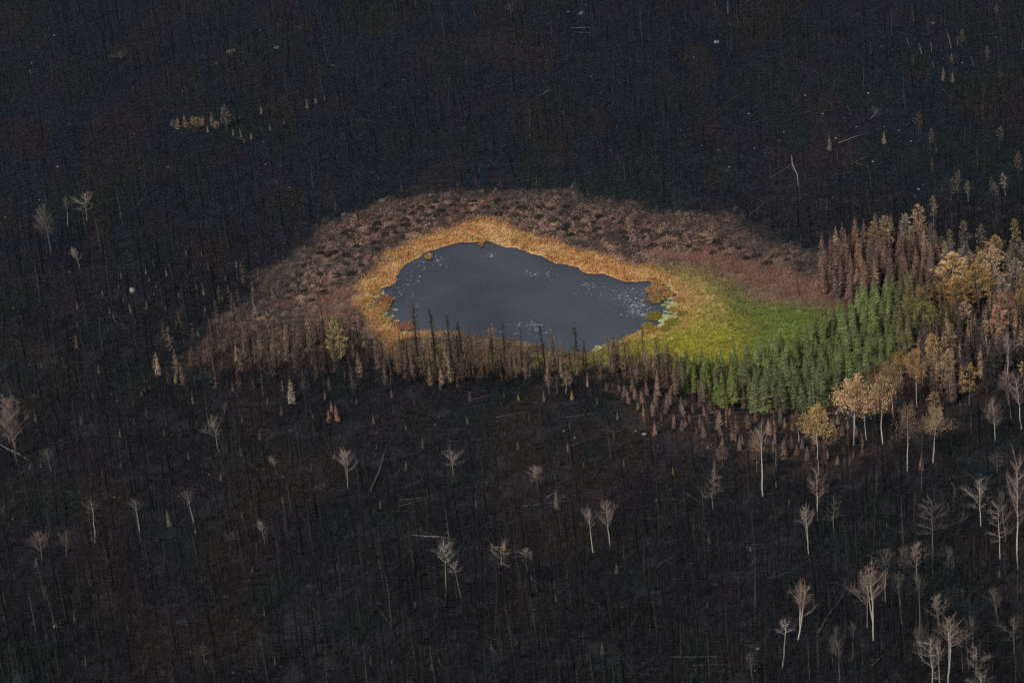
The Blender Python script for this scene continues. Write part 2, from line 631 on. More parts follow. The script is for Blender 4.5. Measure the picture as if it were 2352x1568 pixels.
def grass_tuft(n=7, w=.055, spread=.28):
    b = B()
    for i in range(n):
        a = rv(0, 6.28)
        o = Vector((math.cos(a), math.sin(a), 0)) * rv(0, spread)
        l = Vector((math.cos(a), math.sin(a), 0)) * rv(.1, .55)
        s = Vector((-math.sin(a), math.cos(a), 0)) * w * rv(.7, 1.4)
        t = rv(.7, 1.3)
        b.tri(o - s, o + s, o + l + Vector((0, 0, rv(.5, 1.1))), t)
    return b.arrays()


def twig_clump(n=6, h=1.0, r=.02, spread=.5):
    b = B()
    for i in range(n):
        a = rv(0, 6.28)
        o = Vector((rv(-.2, .2), rv(-.2, .2), 0))
        q = o + Vector((math.cos(a) * rv(.1, spread), math.sin(a) * rv(.1, spread), rv(.3, h)))
        b.spike(o, q, r, rv(.6, 1.4))
    return b.arrays()


def leafy_ball(n=120, rx=1.0, rz=.6, s=.16, lo=.0):
    b = B()
    for i in range(n):
        d = Vector((random.gauss(0, 1), random.gauss(0, 1), abs(random.gauss(0, 1)))).normalized()
        k = rv(.55, 1.0)
        p = Vector((d.x * rx * k, d.y * rx * k, d.z * rz * k + lo))
        u = Vector((rv(-1, 1), rv(-1, 1), rv(-.6, .9))).normalized() * s * rv(.6, 1.4)
        w = u.orthogonal().normalized() * s * rv(.3, .7)
        b.tri(p - w, p + w, p + u, rv(.6, 1.35))
    return b


def spruce_parts(levels=17, per=8, width=.15, base=.08, gap=.1, dead=.0, club=False, droop=.35, wisp=1.0):
    """unit height: trunk and needled crown"""
    t = B()
    t.tube([(0, 0, -.03), (0, 0, .5), (0, 0, .99)], [.012, .008, .002], 5, 1.0)
    for i in range(int(10 + 25 * dead)):
        z = rv(.05, .75)
        a = rv(0, 6.28)
        l = rv(.02, width * .8)
        t.spike((0, 0, z), (math.cos(a) * l, math.sin(a) * l, z - l * rv(-.1, .6)), .0025, rv(.7, 1.3))
    c = B()
    for lv in range(levels):
        f = lv / (levels - 1)
        z = base + (1 - base) * f * .97
        prof = (1 - f) ** .85 * width + .010
        if f < .12:
            prof *= .75 + 2 * f
        if club:
            prof = width * (.35 + .5 * math.exp(-((f - .88) / .1) ** 2)) * (1 if f < .9 else (1 - f) * 8 + .2)
        a0 = rv(0, 6.28)
        for q in range(per):
            if random.random() < gap:
                continue
            a = a0 + 6.283 * q / per + rv(-.3, .3)
            l = prof * rv(.65, 1.2)
            zz = z + rv(-.02, .02)
            ca, sa = math.cos(a), math.sin(a)
            tip = Vector((ca * l, sa * l, zz - l * droop * rv(.4, 1.4)))
            mid = Vector((ca * l * .45, sa * l * .45, zz - l * .1))
            root = Vector((ca * .006, sa * .006, zz + .012))
            sd = Vector((-sa, ca, 0)) * l * rv(.22, .36) * wisp
            tn = rv(.65, 1.3)
            up = Vector((0, 0, l * .14))
            c.tri(root, mid - sd - up, tip, tn)
            c.tri(root, tip, mid + sd - up, tn * .85)
            for e in (-1, 1):
                k = rv(.3, .8)
                p = root.lerp(tip, k)
                c.tri(p - up * .4, p + up * .4, p + sd * e * rv(.8, 1.5) + Vector((ca, sa, -.4)) * l * .3, tn * rv(.8, 1.2))
    c.spike((0, 0, .93), (rv(-.004, .004), 0, 1.01), .008, 1.1)
    return t, c


def wisp_parts(n=170, width=.10, base=.12, club=0.0):
    """unit height: dark pole with a haze of thin burnt twigs"""
    t = B()
    x, y = rv(-.02, .02), rv(-.02, .02)
    t.tube([(0, 0, -.03), (x * .3, y * .3, .5), (x, y, 1.0)], [.0125, .0085, .002], 5, 1.0)
    c = B()
    for i in range(n):
        z = base + (1 - base) * random.random() ** .8
        a = rv(0, 6.28)
        f = (z - base) / (1 - base)
        l = width * rv(.4, 1.15) * (1 - f * .8) * (1 if f > .15 else .5)
        if club and f > .75:
            l = width * club * rv(.5, 1.0) * (1.25 - f)* 2
        b0 = Vector((x * z * z, y * z * z, z))
        d = Vector((math.cos(a), math.sin(a), rv(-.75, .25)))
        e = b0 + d * l
        tn = rv(.5, 1.5)
        c.spike(b0, e, .0040, tn)
        for q in range(2):
            m = b0.lerp(e, rv(.3, .9))
            c.spike(m, m + (d + Vector((rv(-.9, .9), rv(-.9, .9), rv(-.9, .3)))) * l * .5, .0038, tn * rv(.7, 1.3))
        if club and f > .72:
            m = b0.lerp(e, .6)
            sd = Vector((-d.y, d.x, 0)) * l * .5
            c.tri(m - sd, m + sd, e + Vector((0, 0, -l * .3)), tn * .8)
    return t, c


def pine_parts(width=.24, base=.3, n=52, leaf=.036, per=26):
    """unit height: open, lumpy crown of upswept tufts"""
    t = B()
    w = [(rv(-.008, .008), rv(-.008, .008)) for _ in range(5)]
    t.tube([(0, 0, -.03), (w[0][0], w[0][1], .3), (w[1][0], w[1][1], .6), (w[2][0], w[2][1], .95)], [.013, .010, .007, .002], 5, 1.0)
    c = B()
    for i in range(n):
        f = (i + .5) / n
        z = base + (1 - base) * f * .93
        prof = width * (math.sin(math.pi * min(1, (f * .8 + .2))) ** .7 + .12) * (1 if f < .8 else (1 - f) * 3.6 + .25)
        a = i * 2.399 + rv(-.5, .5)
        l = prof * rv(.45, 1.12)
        rt = Vector((0, 0, z - l * .25))
        tip = Vector((math.cos(a) * l, math.sin(a) * l, z + l * rv(-.05, .35)))
        t.spike(rt, tip, .003, rv(.8, 1.2))
        tn = rv(.72, 1.25)
        for q in range(per):
            p = rt.lerp(tip, rv(.55, 1.08)) + Vector((random.gauss(0, 1), random.gauss(0, 1), random.gauss(0, .8))) * .020
            d = ((tip - rt).normalized() + Vector((rv(-.9, .9), rv(-.9, .9), rv(-.2, 1.1)))).normalized() * leaf * rv(.7, 1.5)
            s = d.orthogonal().normalized() * leaf * rv(.2, .42)
            c.tri(p - s, p + s, p + d, tn * rv(.75, 1.2))
    return t, c


def aspen_parts(start=.45, nb=16, spread=.24, rise=.75, fork=0, leaves=0, leaf=.022, lumps=0, seed=0, curve=.02, dense=1.0):
    """unit height: pale trunk, bare branches, and, if asked, dry leaves"""
    random.seed(1000 + seed)
    t = B()
    n = 7
    spread *= 1.5
    wx, wy = 0, 0
    pts, rad, tin = [], [], []
    for i in range(n + 1):
        f = i / n
        pts.append(Vector((wx, wy, f * .97 - (.02 if i == 0 else 0))))
        rad.append(.0108 * (1 - f) ** .8 + .0014)
        tin.append(rv(.8, 1.15))
        wx += rv(-curve, curve)
        wy += rv(-curve, curve)
    t.tube(pts, rad, 6, tin)

    def at(z):
        k = min(n - 1, int(max(0, z / .97) * n))
        return pts[k].lerp(pts[k + 1], z / .97 * n - k)

    br, lv = B(), B()
    ends = []
    if fork:
        for q in range(fork):
            a = rv(0, 6.28)
            z = rv(.02, start)
            p = at(z)
            q1 = p + Vector((math.cos(a) * .03, math.sin(a) * .03, .2))
            q2 = q1 + Vector((math.cos(a) * .05, math.sin(a) * .05, (1 - z) * .62))
            t.tube([p, q1, q2], [.008, .006, .0015], 5, 1.0)
            for i in range(8):
                p2 = q1.lerp(q2, rv(.2, 1))
                ends.append((p2, rv(0, 6.28), rv(.08, .16)))
    for i in range(nb):
        f = (i + rv(0, .8)) / nb
        z = start + (.97 - start) * f
        ends.append((at(z), i * 2.399 + rv(-.6, .6), spread * (1 - f * .72) * rv(.6, 1.25)))
    for p, a, l in ends:
        r_ = rise * rv(.6, 1.4)
        d = Vector((math.cos(a), math.sin(a), r_)).normalized()
        m = p + d * l * .5
        e = m + (d + Vector((rv(-.3, .3), rv(-.3, .3), rv(-.1, .6)))).normalized() * l * .6
        br.tube([p, m, e], [.0046, .0032, .0012], 3, 1.1)
        for q in range(int(8 * dense)):
            s = p.lerp(m, rv(.3, 1)) if q % 2 else m.lerp(e, rv(0, 1))
            d2 = (d + Vector((rv(-1, 1), rv(-1, 1), rv(-.3, .9)))).normalized()
            e2 = s + d2 * l * rv(.25, .5)
            br.spike(s, e2, .0022, rv(.55, .9))
            for w in range(int(5 * dense)):
                s3 = s.lerp(e2, rv(.2, 1))
                d3 = (d2 + Vector((rv(-1, 1), rv(-1, 1), rv(-.5, .9)))).normalized()
                br.spike(s3, s3 + d3 * l * rv(.15, .42), .0014, rv(.4, .75))
        tn = rv(.7, 1.2)
        for w in range(leaves):
            s = p.lerp(e, rv(.45, 1.1)) + Vector((random.gauss(0, 1), random.gauss(0, 1), random.gauss(0, 1))) * l * .17
            d3 = Vector((rv(-1, 1), rv(-1, 1), rv(-.8, .6))).normalized() * leaf * rv(.6, 1.4)
            sd = d3.orthogonal().normalized() * leaf * rv(.3, .6)
            lv.tri(s - sd, s + sd, s + d3, tn * rv(.75, 1.25))
    return t, br, lv


def snag_template(nb, sides=5, segs=3, h=1.0, droop=.5, blen=.07):
    b = B()
    x = rv(-.012, .012)
    y = rv(-.012, .012)
    pts = [(x * (i / segs) ** 2, y * (i / segs) ** 2, -.02 + i / segs * 1.0) for i in range(segs + 1)]
    b.tube(pts, [.0105 * (1 - i / segs) ** .8 + .0022 for i in range(segs + 1)], sides, 1.0)
    for i in range(nb):
        z = rv(.15, .98)
        a = rv(0, 6.28)
        l = rv(.3, 1.0) * blen * (1.25 - z * .8)
        q = z * z
        b.spike((x * q, y * q, z), (x * q + math.cos(a) * l, y * q + math.sin(a) * l, z - l * rv(-.3, 1) * droop), .0036, rv(.7, 2.6))
    return b.arrays()


def mpp(P):
    """metres that one unit of the picture spans at P"""
    q = (np.atleast_2d(P) - CV) @ RM
    return -q[:, 2] * TH / 1176


def upright(P, H):
    """height in picture units of an upright of H metres at P, and sideways drift of its tip"""
    P = np.atleast_2d(P)
    T = P + np.stack([np.zeros(len(P)), np.zeros(len(P)), np.broadcast_to(H, len(P))], 1)
    a, b = project(P), project(T)
    return b - a


def tree_place(uv_base, uv_top):
    """ground point, height and lean of a tree seen from uv_base to uv_top"""
    P = ground_at([uv_base])[0]
    one = upright(P, 1.0)[0]
    H = (uv_top[1] - uv_base[1]) / one[1]
    dx = (uv_top[0] - uv_base[0]) - one[0] * H
    lean = math.atan2(dx * mpp(P)[0], H)
    return P, H, max(-.22, min(.22, lean))


# ------------------------------------------------------------------ places that labels refer to (picture units)
LM = [("the tan conifer row", 450, 270), ("the forked bare aspen trio", 150, 490), ("the pale twisted deadwood", 272, 125), ("the biggest white boulder", 305, 668), ("the big tan birch", 30, 990), ("the low aspen pair", 120, 1255), ("the flag-topped bare aspen", 210, 1200), ("the yellow bog pine", 770, 770), ("the bare fan-shaped aspen", 795, 1080), ("the lone broad aspen", 1038, 1070), ("the leaning aspen pair", 1030, 1320), ("the yellow-tipped bare aspen", 1147, 1285), ("the upright aspen pair", 1378, 1215), ("the pinkish drooping aspen", 1640, 1130), ("the tall white trunk", 1753, 1070), ("the thick-trunked orange aspen", 1880, 1020), ("the round orange aspens", 1995, 950), ("the open-crowned orange aspen", 2145, 1010), ("the big pinkish double aspen", 2002, 1400), ("the triple-stemmed aspen", 1838, 1410), ("the bottom aspen grove", 2170, 1500), ("the tallest white aspen", 2338, 1190), ("the broad dark aspen", 2141, 1200), ("the white spire", 1945, 850), ("the red shrub thicket", 1790, 650), ("the golden crowns", 2215, 640), ("the long pale log", 990, 1234), ("the bog's western tip", 450, 820), ("the bog's eastern tip", 1890, 590), ("the pond's western end", 868, 690), ("the pond's eastern end", 1540, 690), ("the pond's far shore", 1110, 530), ("the lone far boulder", 1645, 98), ("the pale leaning spars", 2150, 125), ("the fallen pale treetop", 2010, 260), ("the two far logs", 1335, 66), ("the split pale boulder", 127, 1438), ("the orange bush trio", 760, 955), ("the green-topped spruce", 1322, 800), ("the feathery bare aspen", 1878, 1140), ("the small bare aspen", 600, 1225)]
LMU = np.array([(a, b) for _, a, b in LM], float)


def where(u, v, skip=None):
    d = np.hypot(LMU[:, 0] - u, (LMU[:, 1] - v) * 1.3)
    if skip is not None:
        for i, l in enumerate(LM):
            if l[0] == skip:
                d[i] = 1e9
    d[d < 14] = 1e9
    k = int(d.argmin())
    n, a, b = LM[k]
    du, dv = u - a, (v - b) * 1.3
    if abs(du) > abs(dv):
        s = 'left of' if du < 0 else 'right of'
    else:
        s = 'behind' if dv < 0 else 'in front of'
    pre = 'just ' if d[k] < 70 else ('far ' if d[k] > 260 and 'of' in s[-3:] and s != 'in front of' else '')
    return f'{pre}{s} {n}'


AUTO = []        # (object, label so far, u)


def auto(o, look, uv, cat, group):
    AUTO.append((o, f'{look} {where(*uv)}', uv[0]))
    tag(o, None, cat, group)


ORD = ['', 'second', 'third', 'fourth', 'fifth', 'sixth', 'seventh', 'eighth', 'ninth', 'tenth', 'eleventh', 'twelfth', 'thirteenth', 'fourteenth', 'fifteenth', 'sixteenth', 'seventeenth', 'eighteenth', 'nineteenth', 'twentieth']


def finish_labels():
    by = {}
    for o, l, u in AUTO:
        by.setdefault(l, []).append((u, o))
    for l, m in by.items():
        m.sort(key=lambda x: x[0])
        for i, (u, o) in enumerate(m):
            s = ''
            if 1 < len(m) <= 21:
                if i == 0:
                    s = ', leftmost'
                elif i == len(m) - 1:
                    s = ', rightmost'
                else:
                    s = f', {ORD[i]} from left'
            o['label'] = l + s


# ------------------------------------------------------------------ tree prototypes (mesh data, shared by copies)
def protos(n, fn, names, mats):
    out = []
    for i in range(n):
        out.append([x.mesh(nm, m) if x.f else None for x, nm, m in zip(fn(i), names, mats)])
    return out


TC, TBL = ['trunk', 'crown'], ['trunk', 'branches', 'crown']
random.seed(11)
P_FIR = protos(5, lambda i: spruce_parts(17, 10, rv(.20, .25), .05, .05, wisp=1.25), TC, [M_WOOD, M_LEAF])
P_THIN = protos(5, lambda i: spruce_parts(16, 7, rv(.10, .14), .2, .18, .8, droop=.55, wisp=1.3), TC, [M_WOOD, M_LEAF])
P_CLUB = protos(4, lambda i: wisp_parts(150, rv(.06, .085), .2, .6), TC, [M_WOOD, M_LEAF])
P_WISP = protos(7, lambda i: wisp_parts(random.choice([110, 150, 200]), rv(.075, .15), rv(.05, .3)), TC, [M_WOOD, M_LEAF])
P_SCORCH = protos(5, lambda i: spruce_parts(16, 9, rv(.16, .21), .08, .12, .4, droop=.45, wisp=1.3), TC, [M_WOOD, M_LEAF])
P_SAP = protos(5, lambda i: spruce_parts(13, 8, rv(.17, .27), .03, .08, 0, droop=.25, wisp=1.3), TC, [M_WOOD, M_LEAF])
P_PINE = protos(6, lambda i: pine_parts(rv(.18, .25), rv(.18, .32), 54), TC, [M_WOOD, M_LEAF])
P_LOW = protos(2, lambda i: pine_parts(.2, .07, 60), TC, [M_WOOD, M_LEAF])
P_TUFT = protos(3, lambda i: pine_parts(rv(.10, .14), rv(.25, .4), 30, .030, 12), TC, [M_WOOD, M_LEAF])
BARE_KW = [dict(start=.42, spread=.26), dict(start=.55, spread=.2, rise=1.1), dict(start=.35, spread=.32, rise=.6, nb=18), dict(start=.5, spread=.24, fork=2), dict(start=.6, spread=.22, rise=.9, nb=12), dict(start=.4, spread=.22, fork=3, rise=1.1), dict(start=.66, spread=.2, nb=10, rise=.5), dict(start=.3, spread=.34, rise=.35, nb=14)]
P_BARE = protos(8, lambda i: aspen_parts(seed=i, **BARE_KW[i]), TBL, [M_WOOD, M_WOOD, M_LEAF])
P_FINE = protos(3, lambda i: aspen_parts(seed=20 + i, start=.3, spread=.26, nb=24, rise=1.0, dense=1.5, fork=i), TBL, [M_WOOD, M_WOOD, M_LEAF])
P_ORANGE = protos(4, lambda i: aspen_parts(seed=40 + i, start=[.42, .45, .58, .5][i], spread=[.26, .25, .22, .24][i], nb=20, leaves=[230, 230, 210, 90][i], leaf=.021), TBL, [M_WOOD, M_WOOD, M_LEAF])
random.seed(5)

WOOD_PALE, WOOD_GREY, WOOD_DARK, WOOD_TAN = (.50, .45, .38, 1), (.17, .155, .14, 1), (.016, .0145, .0145, 1), (.24, .19, .15, 1)


def plant(name, proto, P, H, wf, cols, lean=0.0, lean2=0.0, yaw=None):
    """a tree: an Empty at its foot with the parts as children"""
    r = bpy.data.objects.new(name, None)
    COL.objects.link(r)
    r.empty_display_size = .1
    r.rotation_mode = 'ZYX'
    r.location = P
    r.rotation_euler = (lean2, lean, rv(0, 6.28) if yaw is None else yaw)
    r.scale = (H * wf, H * wf, H)
    for me, c in zip(proto, cols):
        if me is None:
            continue
        o = link(me.name.split('.')[0], me, r)
        o.color = c
    return r


def jit(c, k=.12):
    b = rv(1 - k, 1 + k)
    return (c[0] * b * rv(.95, 1.05), c[1] * b * rv(.95, 1.05), c[2] * b * rv(.92, 1.08), 1)


# ---- bare aspens: foot u, v; top u, v; prototype; width; bark and twig tone; label
PALE_TW, PINK_TW, DIM_TW = (.38, .325, .275, 1), (.34, .25, .205, 1), (.17, .15, .13, 1)
G_BARE = 'bare aspens standing in the burnt forest'
BARE = [
    (118, 582, 98, 476, P_FINE[0], .8, WOOD_GREY, DIM_TW, 'hazy grey bare aspen, front left member of the trio far left'),
    (155, 518, 148, 455, P_BARE[1], .9, WOOD_TAN, DIM_TW, 'slim forked bare aspen between two broader bare ones far left'),
    (200, 508, 194, 445, P_BARE[2], 1.2, WOOD_TAN, PALE_TW, 'wide-spreading bare aspen, rear right of the far-left trio'),
    (184, 620, 168, 570, P_BARE[5], 1.0, WOOD_TAN, PALE_TW, 'short fan-shaped bare aspen below the far-left trio'),
    (39, 1058, 22, 918, P_FINE[2], .85, WOOD_TAN, PINK_TW, 'big bushy tan birch by the left edge'),
    (117, 1082, 104, 1033, P_BARE[0], 1.3, WOOD_GREY, DIM_TW, 'small grey bare aspen right of the big tan birch'),
    (503, 1038, 486, 960, P_BARE[0], .85, WOOD_TAN, PALE_TW, 'pale leaning bare aspen left of the open slope, wide lower twigs'),
    (798, 1118, 792, 1035, P_BARE[5], 1.0, WOOD_TAN, PALE_TW, 'bare aspen fanning from two stems on the open slope'),
    (1041, 1092, 1036, 1035, P_BARE[2], 1.25, WOOD_TAN, PALE_TW, 'broad many-twigged bare aspen alone below the pond'),
    (1238, 1140, 1230, 1072, P_BARE[3], 1.1, WOOD_GREY, PINK_TW, 'dim pinkish bare aspen right of the broad one below pond'),
    (218, 1246, 203, 1146, P_BARE[6], .85, WOOD_PALE, DIM_TW, 'tall thin bare aspen with flag-like top at lower left'),
    (321, 1220, 313, 1146, P_BARE[6], 1.0, WOOD_PALE, DIM_TW, 'thin pale bare aspen with one-sided top, lower left'),
    (451, 1228, 430, 1130, P_BARE[4], .65, WOOD_PALE, DIM_TW, 'bright narrow bare aspen with reddish trunk patch, lower left'),
    (608, 1248, 597, 1196, P_BARE[5], .8, WOOD_TAN, PALE_TW, 'small upright bare aspen broom right of the narrow bright one'),
    (97, 1290, 88, 1222, P_BARE[2], 1.0, WOOD_TAN, PINK_TW, 'pinkish bare aspen, left one of the low pair'),
    (153, 1278, 151, 1222, P_BARE[2], 1.1, WOOD_TAN, DIM_TW, 'greyer bare aspen, right one of the low pair'),
    (545, 1252, 505, 1218, P_BARE[7], 1.3, WOOD_GREY, DIM_TW, 'sprawling low bare aspen left of the small upright broom'),
    (1362, 1268, 1354, 1172, P_BARE[1], .7, WOOD_PALE, PALE_TW, 'thin-topped bare aspen, left one of the upright pair'),
    (1400, 1260, 1392, 1152, P_BARE[0], .75, WOOD_PALE, PINK_TW, 'fuller bare aspen, right one of the upright pair'),
    (1024, 1370, 1012, 1252, P_BARE[4], .95, WOOD_TAN, PALE_TW, 'straighter bare aspen, left one of the leaning pair'),
    (1059, 1372, 1040, 1290, P_BARE[6], .85, WOOD_TAN, PALE_TW, 'strongly leaning bare aspen, right one of the leaning pair'),
    (1148, 1314, 1146, 1250, P_BARE[7], 1.3, WOOD_TAN, PALE_TW, 'spreading bare aspen with a yellow tip'),
    (1213, 1314, 1210, 1262, P_BARE[6], 1.3, WOOD_TAN, PALE_TW, 'small umbrella-topped bare aspen right of the yellow-tipped one'),
    (1752, 1138, 1756, 985, P_BARE[4], .75, WOOD_PALE, PINK_TW, 'tall bright white aspen trunk with sparse top among brown saplings'),
    (1783, 1118, 1784, 1026, P_BARE[6], .55, WOOD_PALE, DIM_TW, 'thin white aspen trunk just right of the tall bright one'),
    (1878, 1198, 1879, 1085, P_BARE[0], .8, WOOD_PALE, PINK_TW, 'feathery bare aspen directly below the thick-trunked orange aspen'),
    (1857, 1272, 1849, 1162, P_BARE[3], .6, WOOD_PALE, PALE_TW, 'few-branched pale aspen below the feathery one'),
    (1915, 1222, 1919, 1148, P_BARE[7], .9, WOOD_TAN, DIM_TW, 'crooked low aspen with elbowed limb right of the feathery one'),
    (1637, 1168, 1642, 1092, P_BARE[7], 1.0, WOOD_GREY, PINK_TW, 'pinkish drooping-twigged bare aspen left of the tall white trunk'),
    (2084, 1082, 2086, 936, P_ORANGE[3], .55, WOOD_PALE, (.21, .14, .10, 1), 'half-bare aspen with scant brown leaves between two orange groups'),
    (2286, 1012, 2282, 918, P_FINE[0], .75, WOOD_PALE, PINK_TW, 'egg-shaped bare aspen left of the right-edge group'),
    (2313, 862, 2309, 772, P_BARE[1], .85, WOOD_PALE, PALE_TW, 'vase-shaped bare aspen highest up by the right edge'),
    (2322, 962, 2308, 848, P_BARE[3], .65, WOOD_TAN, PINK_TW, 'bushy bare aspen under the vase-shaped one at the right edge'),
    (2347, 985, 2336, 868, P_BARE[0], .8, WOOD_PALE, PINK_TW, 'bare aspen with crossing limbs cut by the right edge'),
    (2292, 1088, 2288, 1040, P_BARE[2], 1.2, WOOD_GREY, DIM_TW, 'small dim bare aspen below the egg-shaped one'),
    (2253, 1208, 2248, 1102, P_BARE[2], .85, WOOD_PALE, PALE_TW, 'wide cup-shaped bare aspen left of the tall right-edge aspen'),
    (2297, 1283, 2290, 1150, P_BARE[7], .6, WOOD_PALE, PALE_TW, 'slim bare aspen with one long low limb beside the edge'),
    (2310, 1243, 2304, 1130, P_BARE[4], .6, WOOD_TAN, DIM_TW, 'thin bare aspen squeezed between two pale ones by the edge'),
    (2338, 1308, 2339, 1058, P_BARE[0], .5, WOOD_PALE, PINK_TW, 'tallest white bare aspen at the right edge'),
    (2142, 1258, 2140, 1143, P_BARE[7], .95, WOOD_GREY, DIM_TW, 'broad dark bare aspen with level limbs'),
    (2142, 1330, 2141, 1255, P_BARE[6], .3, WOOD_GREY, DIM_TW, 'thin grey stem below the broad dark bare aspen'),
    (2034, 1382, 2041, 1262, P_BARE[1], .7, WOOD_TAN, DIM_TW, 'narrow grey bare aspen behind the big pinkish double aspen'),
    (2106, 1336, 2104, 1250, P_BARE[5], 1.1, WOOD_TAN, PINK_TW, 'pinkish cup-crowned bare aspen right of the narrow grey one'),
    (2006, 1470, 1998, 1300, P_BARE[3], .75, WOOD_PALE, PINK_TW, 'big pinkish double-stemmed bare aspen, brightest in the corner'),
    (1992, 1440, 1990, 1330, P_BARE[0], .8, WOOD_TAN, PINK_TW, 'second stem clump close behind the big pinkish aspen'),
    (2071, 1432, 2064, 1322, P_BARE[4], .7, WOOD_TAN, DIM_TW, 'thin grey bare aspen first right of the big pinkish one'),
    (2113, 1438, 2110, 1322, P_BARE[1], .6, WOOD_TAN, DIM_TW, 'crooked-topped bare aspen second right of the big pinkish one'),
    (2159, 1445, 2150, 1368, P_BARE[5], 1.0, WOOD_TAN, PALE_TW, 'forked bare aspen just behind the bottom grove'),
    (1833, 1468, 1847, 1342, P_BARE[5], .8, WOOD_PALE, PINK_TW, 'triple-stemmed bare aspen with bushy right side'),
    (1797, 1533, 1803, 1420, P_BARE[6], .75, WOOD_PALE, PALE_TW, 'pale bare aspen with flagging top left of the triple-stemmed one'),
    (2178, 1575, 2184, 1418, P_BARE[3], .75, WOOD_PALE, PINK_TW, 'largest forked aspen in the middle of the bottom grove'),
    (2142, 1600, 2130, 1462, P_BARE[7], .7, WOOD_PALE, PALE_TW, 'leftmost aspen of the bottom grove, long limb to the left'),
    (2158, 1590, 2150, 1470, P_BARE[1], .55, WOOD_PALE, PALE_TW, 'slim aspen second from left in the bottom grove'),
    (2212, 1545, 2210, 1460, P_BARE[4], .6, WOOD_TAN, DIM_TW, 'thin dim aspen right of the bottom grove centre'),
    (2226, 1535, 2223, 1442, P_BARE[6], .6, WOOD_TAN, DIM_TW, 'thin straight aspen second right of the bottom grove centre'),
    (2238, 1528, 2236, 1420, P_BARE[1], .55, WOOD_TAN, DIM_TW, 'arching-topped aspen at the right side of the bottom grove'),
    (2240, 1565, 2244, 1488, P_BARE[2], .95, WOOD_TAN, PALE_TW, 'low spreading aspen at the front right of the bottom grove'),
    (2252, 1610, 2255, 1545, P_BARE[2], 1.2, WOOD_PALE, PALE_TW, 'bushy aspen top cut by the bottom edge'),
    (2330, 1500, 2326, 1420, P_BARE[2], 1.0, WOOD_GREY, DIM_TW, 'dim bare aspen alone near the lower right corner'),
    (1958, 1518, 1956, 1428, P_BARE[6], .5, WOOD_GREY, DIM_TW, 'thin dim stem with hazy tip right of the triple-stemmed aspen'),
    (2072, 1330, 2075, 1258, P_FINE[1], .8, WOOD_DARK, DIM_TW, 'dark hazy bare aspen behind the narrow grey one'),
    (2187, 1330, 2183, 1262, P_FINE[1], .8, WOOD_DARK, DIM_TW, 'dark hazy bare aspen right of the pinkish cup-crowned one'),
    (1920, 1510, 1924, 1440, P_BARE[4], .5, WOOD_GREY, DIM_TW, 'faint thin aspen between triple-stemmed and hazy-tipped stems'),
    (1728, 1560, 1720, 1498, P_FINE[0], .8, WOOD_GREY, DIM_TW, 'low hazy aspen at the bottom edge left of centre grove'),
    (1929, 1572, 1928, 1470, P_BARE[4], .6, WOOD_GREY, DIM_TW, 'faint tall stem at the bottom edge right of the triple-stemmed aspen'),
    (1912, 1528, 1912, 1462, P_FINE[0], .6, WOOD_GREY, DIM_TW, 'faint hazy aspen beside the faint tall bottom-edge stem'),
    (2118, 1520, 2112, 1440, P_FINE[1], .8, WOOD_GREY, DIM_TW, 'dim hazy aspen left behind the bottom grove'),
    (2290, 1420, 2284, 1350, P_FINE[2], .8, WOOD_GREY, DIM_TW, 'dim hazy aspen above the lower right corner'),
    (655, 1205, 652, 1140, P_BARE[6], .6, WOOD_GREY, DIM_TW, 'faint thin bare aspen above the small upright broom'),
    (640, 1095, 570, 1045, P_BARE[3], .8, WOOD_GREY, PALE_TW, 'half-fallen bare aspen leaning left on the open slope'),
    (515, 950, 530, 925, P_FINE[1], 1.3, WOOD_GREY, (.16, .13, .11, 1), 'low brown twig cloud above the leaning bare aspen'),
    (470, 1520, 460, 1480, P_BARE[7], 1.2, WOOD_GREY, DIM_TW, 'faint low bare aspen near the bottom left of the burn'),
    (1175, 35, 1168, 8, P_BARE[7], 1.1, WOOD_TAN, DIM_TW, 'tiny pale twisted aspen near the top edge'),
    (280, 140, 268, 118, P_BARE[7], 1.6, WOOD_TAN, DIM_TW, 'pale twisted deadwood crown high on the left'),
    (1425, 800, 1422, 770, P_BARE[4], .6, WOOD_PALE, DIM_TW, 'short pale dead stem on the pond bank'),
]
for bu, bv, tu, tv, pr, wf, wood, tw, lab in BARE:
    P, H, ln = tree_place((bu, bv), (tu, tv))
    o = plant('bare_aspen', pr, P, H, wf, [jit(wood, .06), tw, tw], ln)
    tag(o, lab, 'tree', G_BARE)

# ---- aspens that kept their dry orange leaves
OL, OL2 = (.46, .285, .15, 1), (.46, .30, .12, 1)
ORANGE_T = [
    (1881, 1090, 1878, 943, P_ORANGE[2], .95, OL2, 'orange aspen with thick white trunk and flat three-lobed crown'),
    (1961, 1024, 1953, 878, P_ORANGE[0], 1.05, OL, 'round orange-leaved aspen with tall white trunk, left of two'),
    (2028, 1020, 2028, 876, P_ORANGE[1], 1.0, OL, 'orange-leaved aspen with tall white trunk, right of two'),
    (2143, 1064, 2148, 945, P_ORANGE[3], .9, (.33, .23, .12, 1), 'open-crowned yellowish aspen on a crooked white trunk'),
    (1990, 1010, 1985, 905, P_ORANGE[1], .85, (.22, .125, .07, 1), 'dull brown aspen filling the gap between the round orange two'),
    (2052, 960, 2048, 838, P_ORANGE[0], .85, OL, 'bright orange aspen behind the right-hand round one'),
    (2106, 935, 2100, 812, P_ORANGE[0], .75, (.30, .175, .075, 1), 'tall dense orange aspen topping the right slope of the stand'),
    (2010, 950, 2010, 842, P_ORANGE[1], .8, (.20, .125, .06, 1), 'olive brown aspen behind the two round orange ones'),
    (1835, 1015, 1826, 955, P_ORANGE[2], 1.3, (.27, .15, .09, 1), 'low reddish bushy aspen left of the thick-trunked orange one'),
    (2068, 880, 2068, 812, P_ORANGE[1], 1.0, (.27, .165, .055, 1), 'golden brown round-topped aspen at the back of the orange clump'),
]
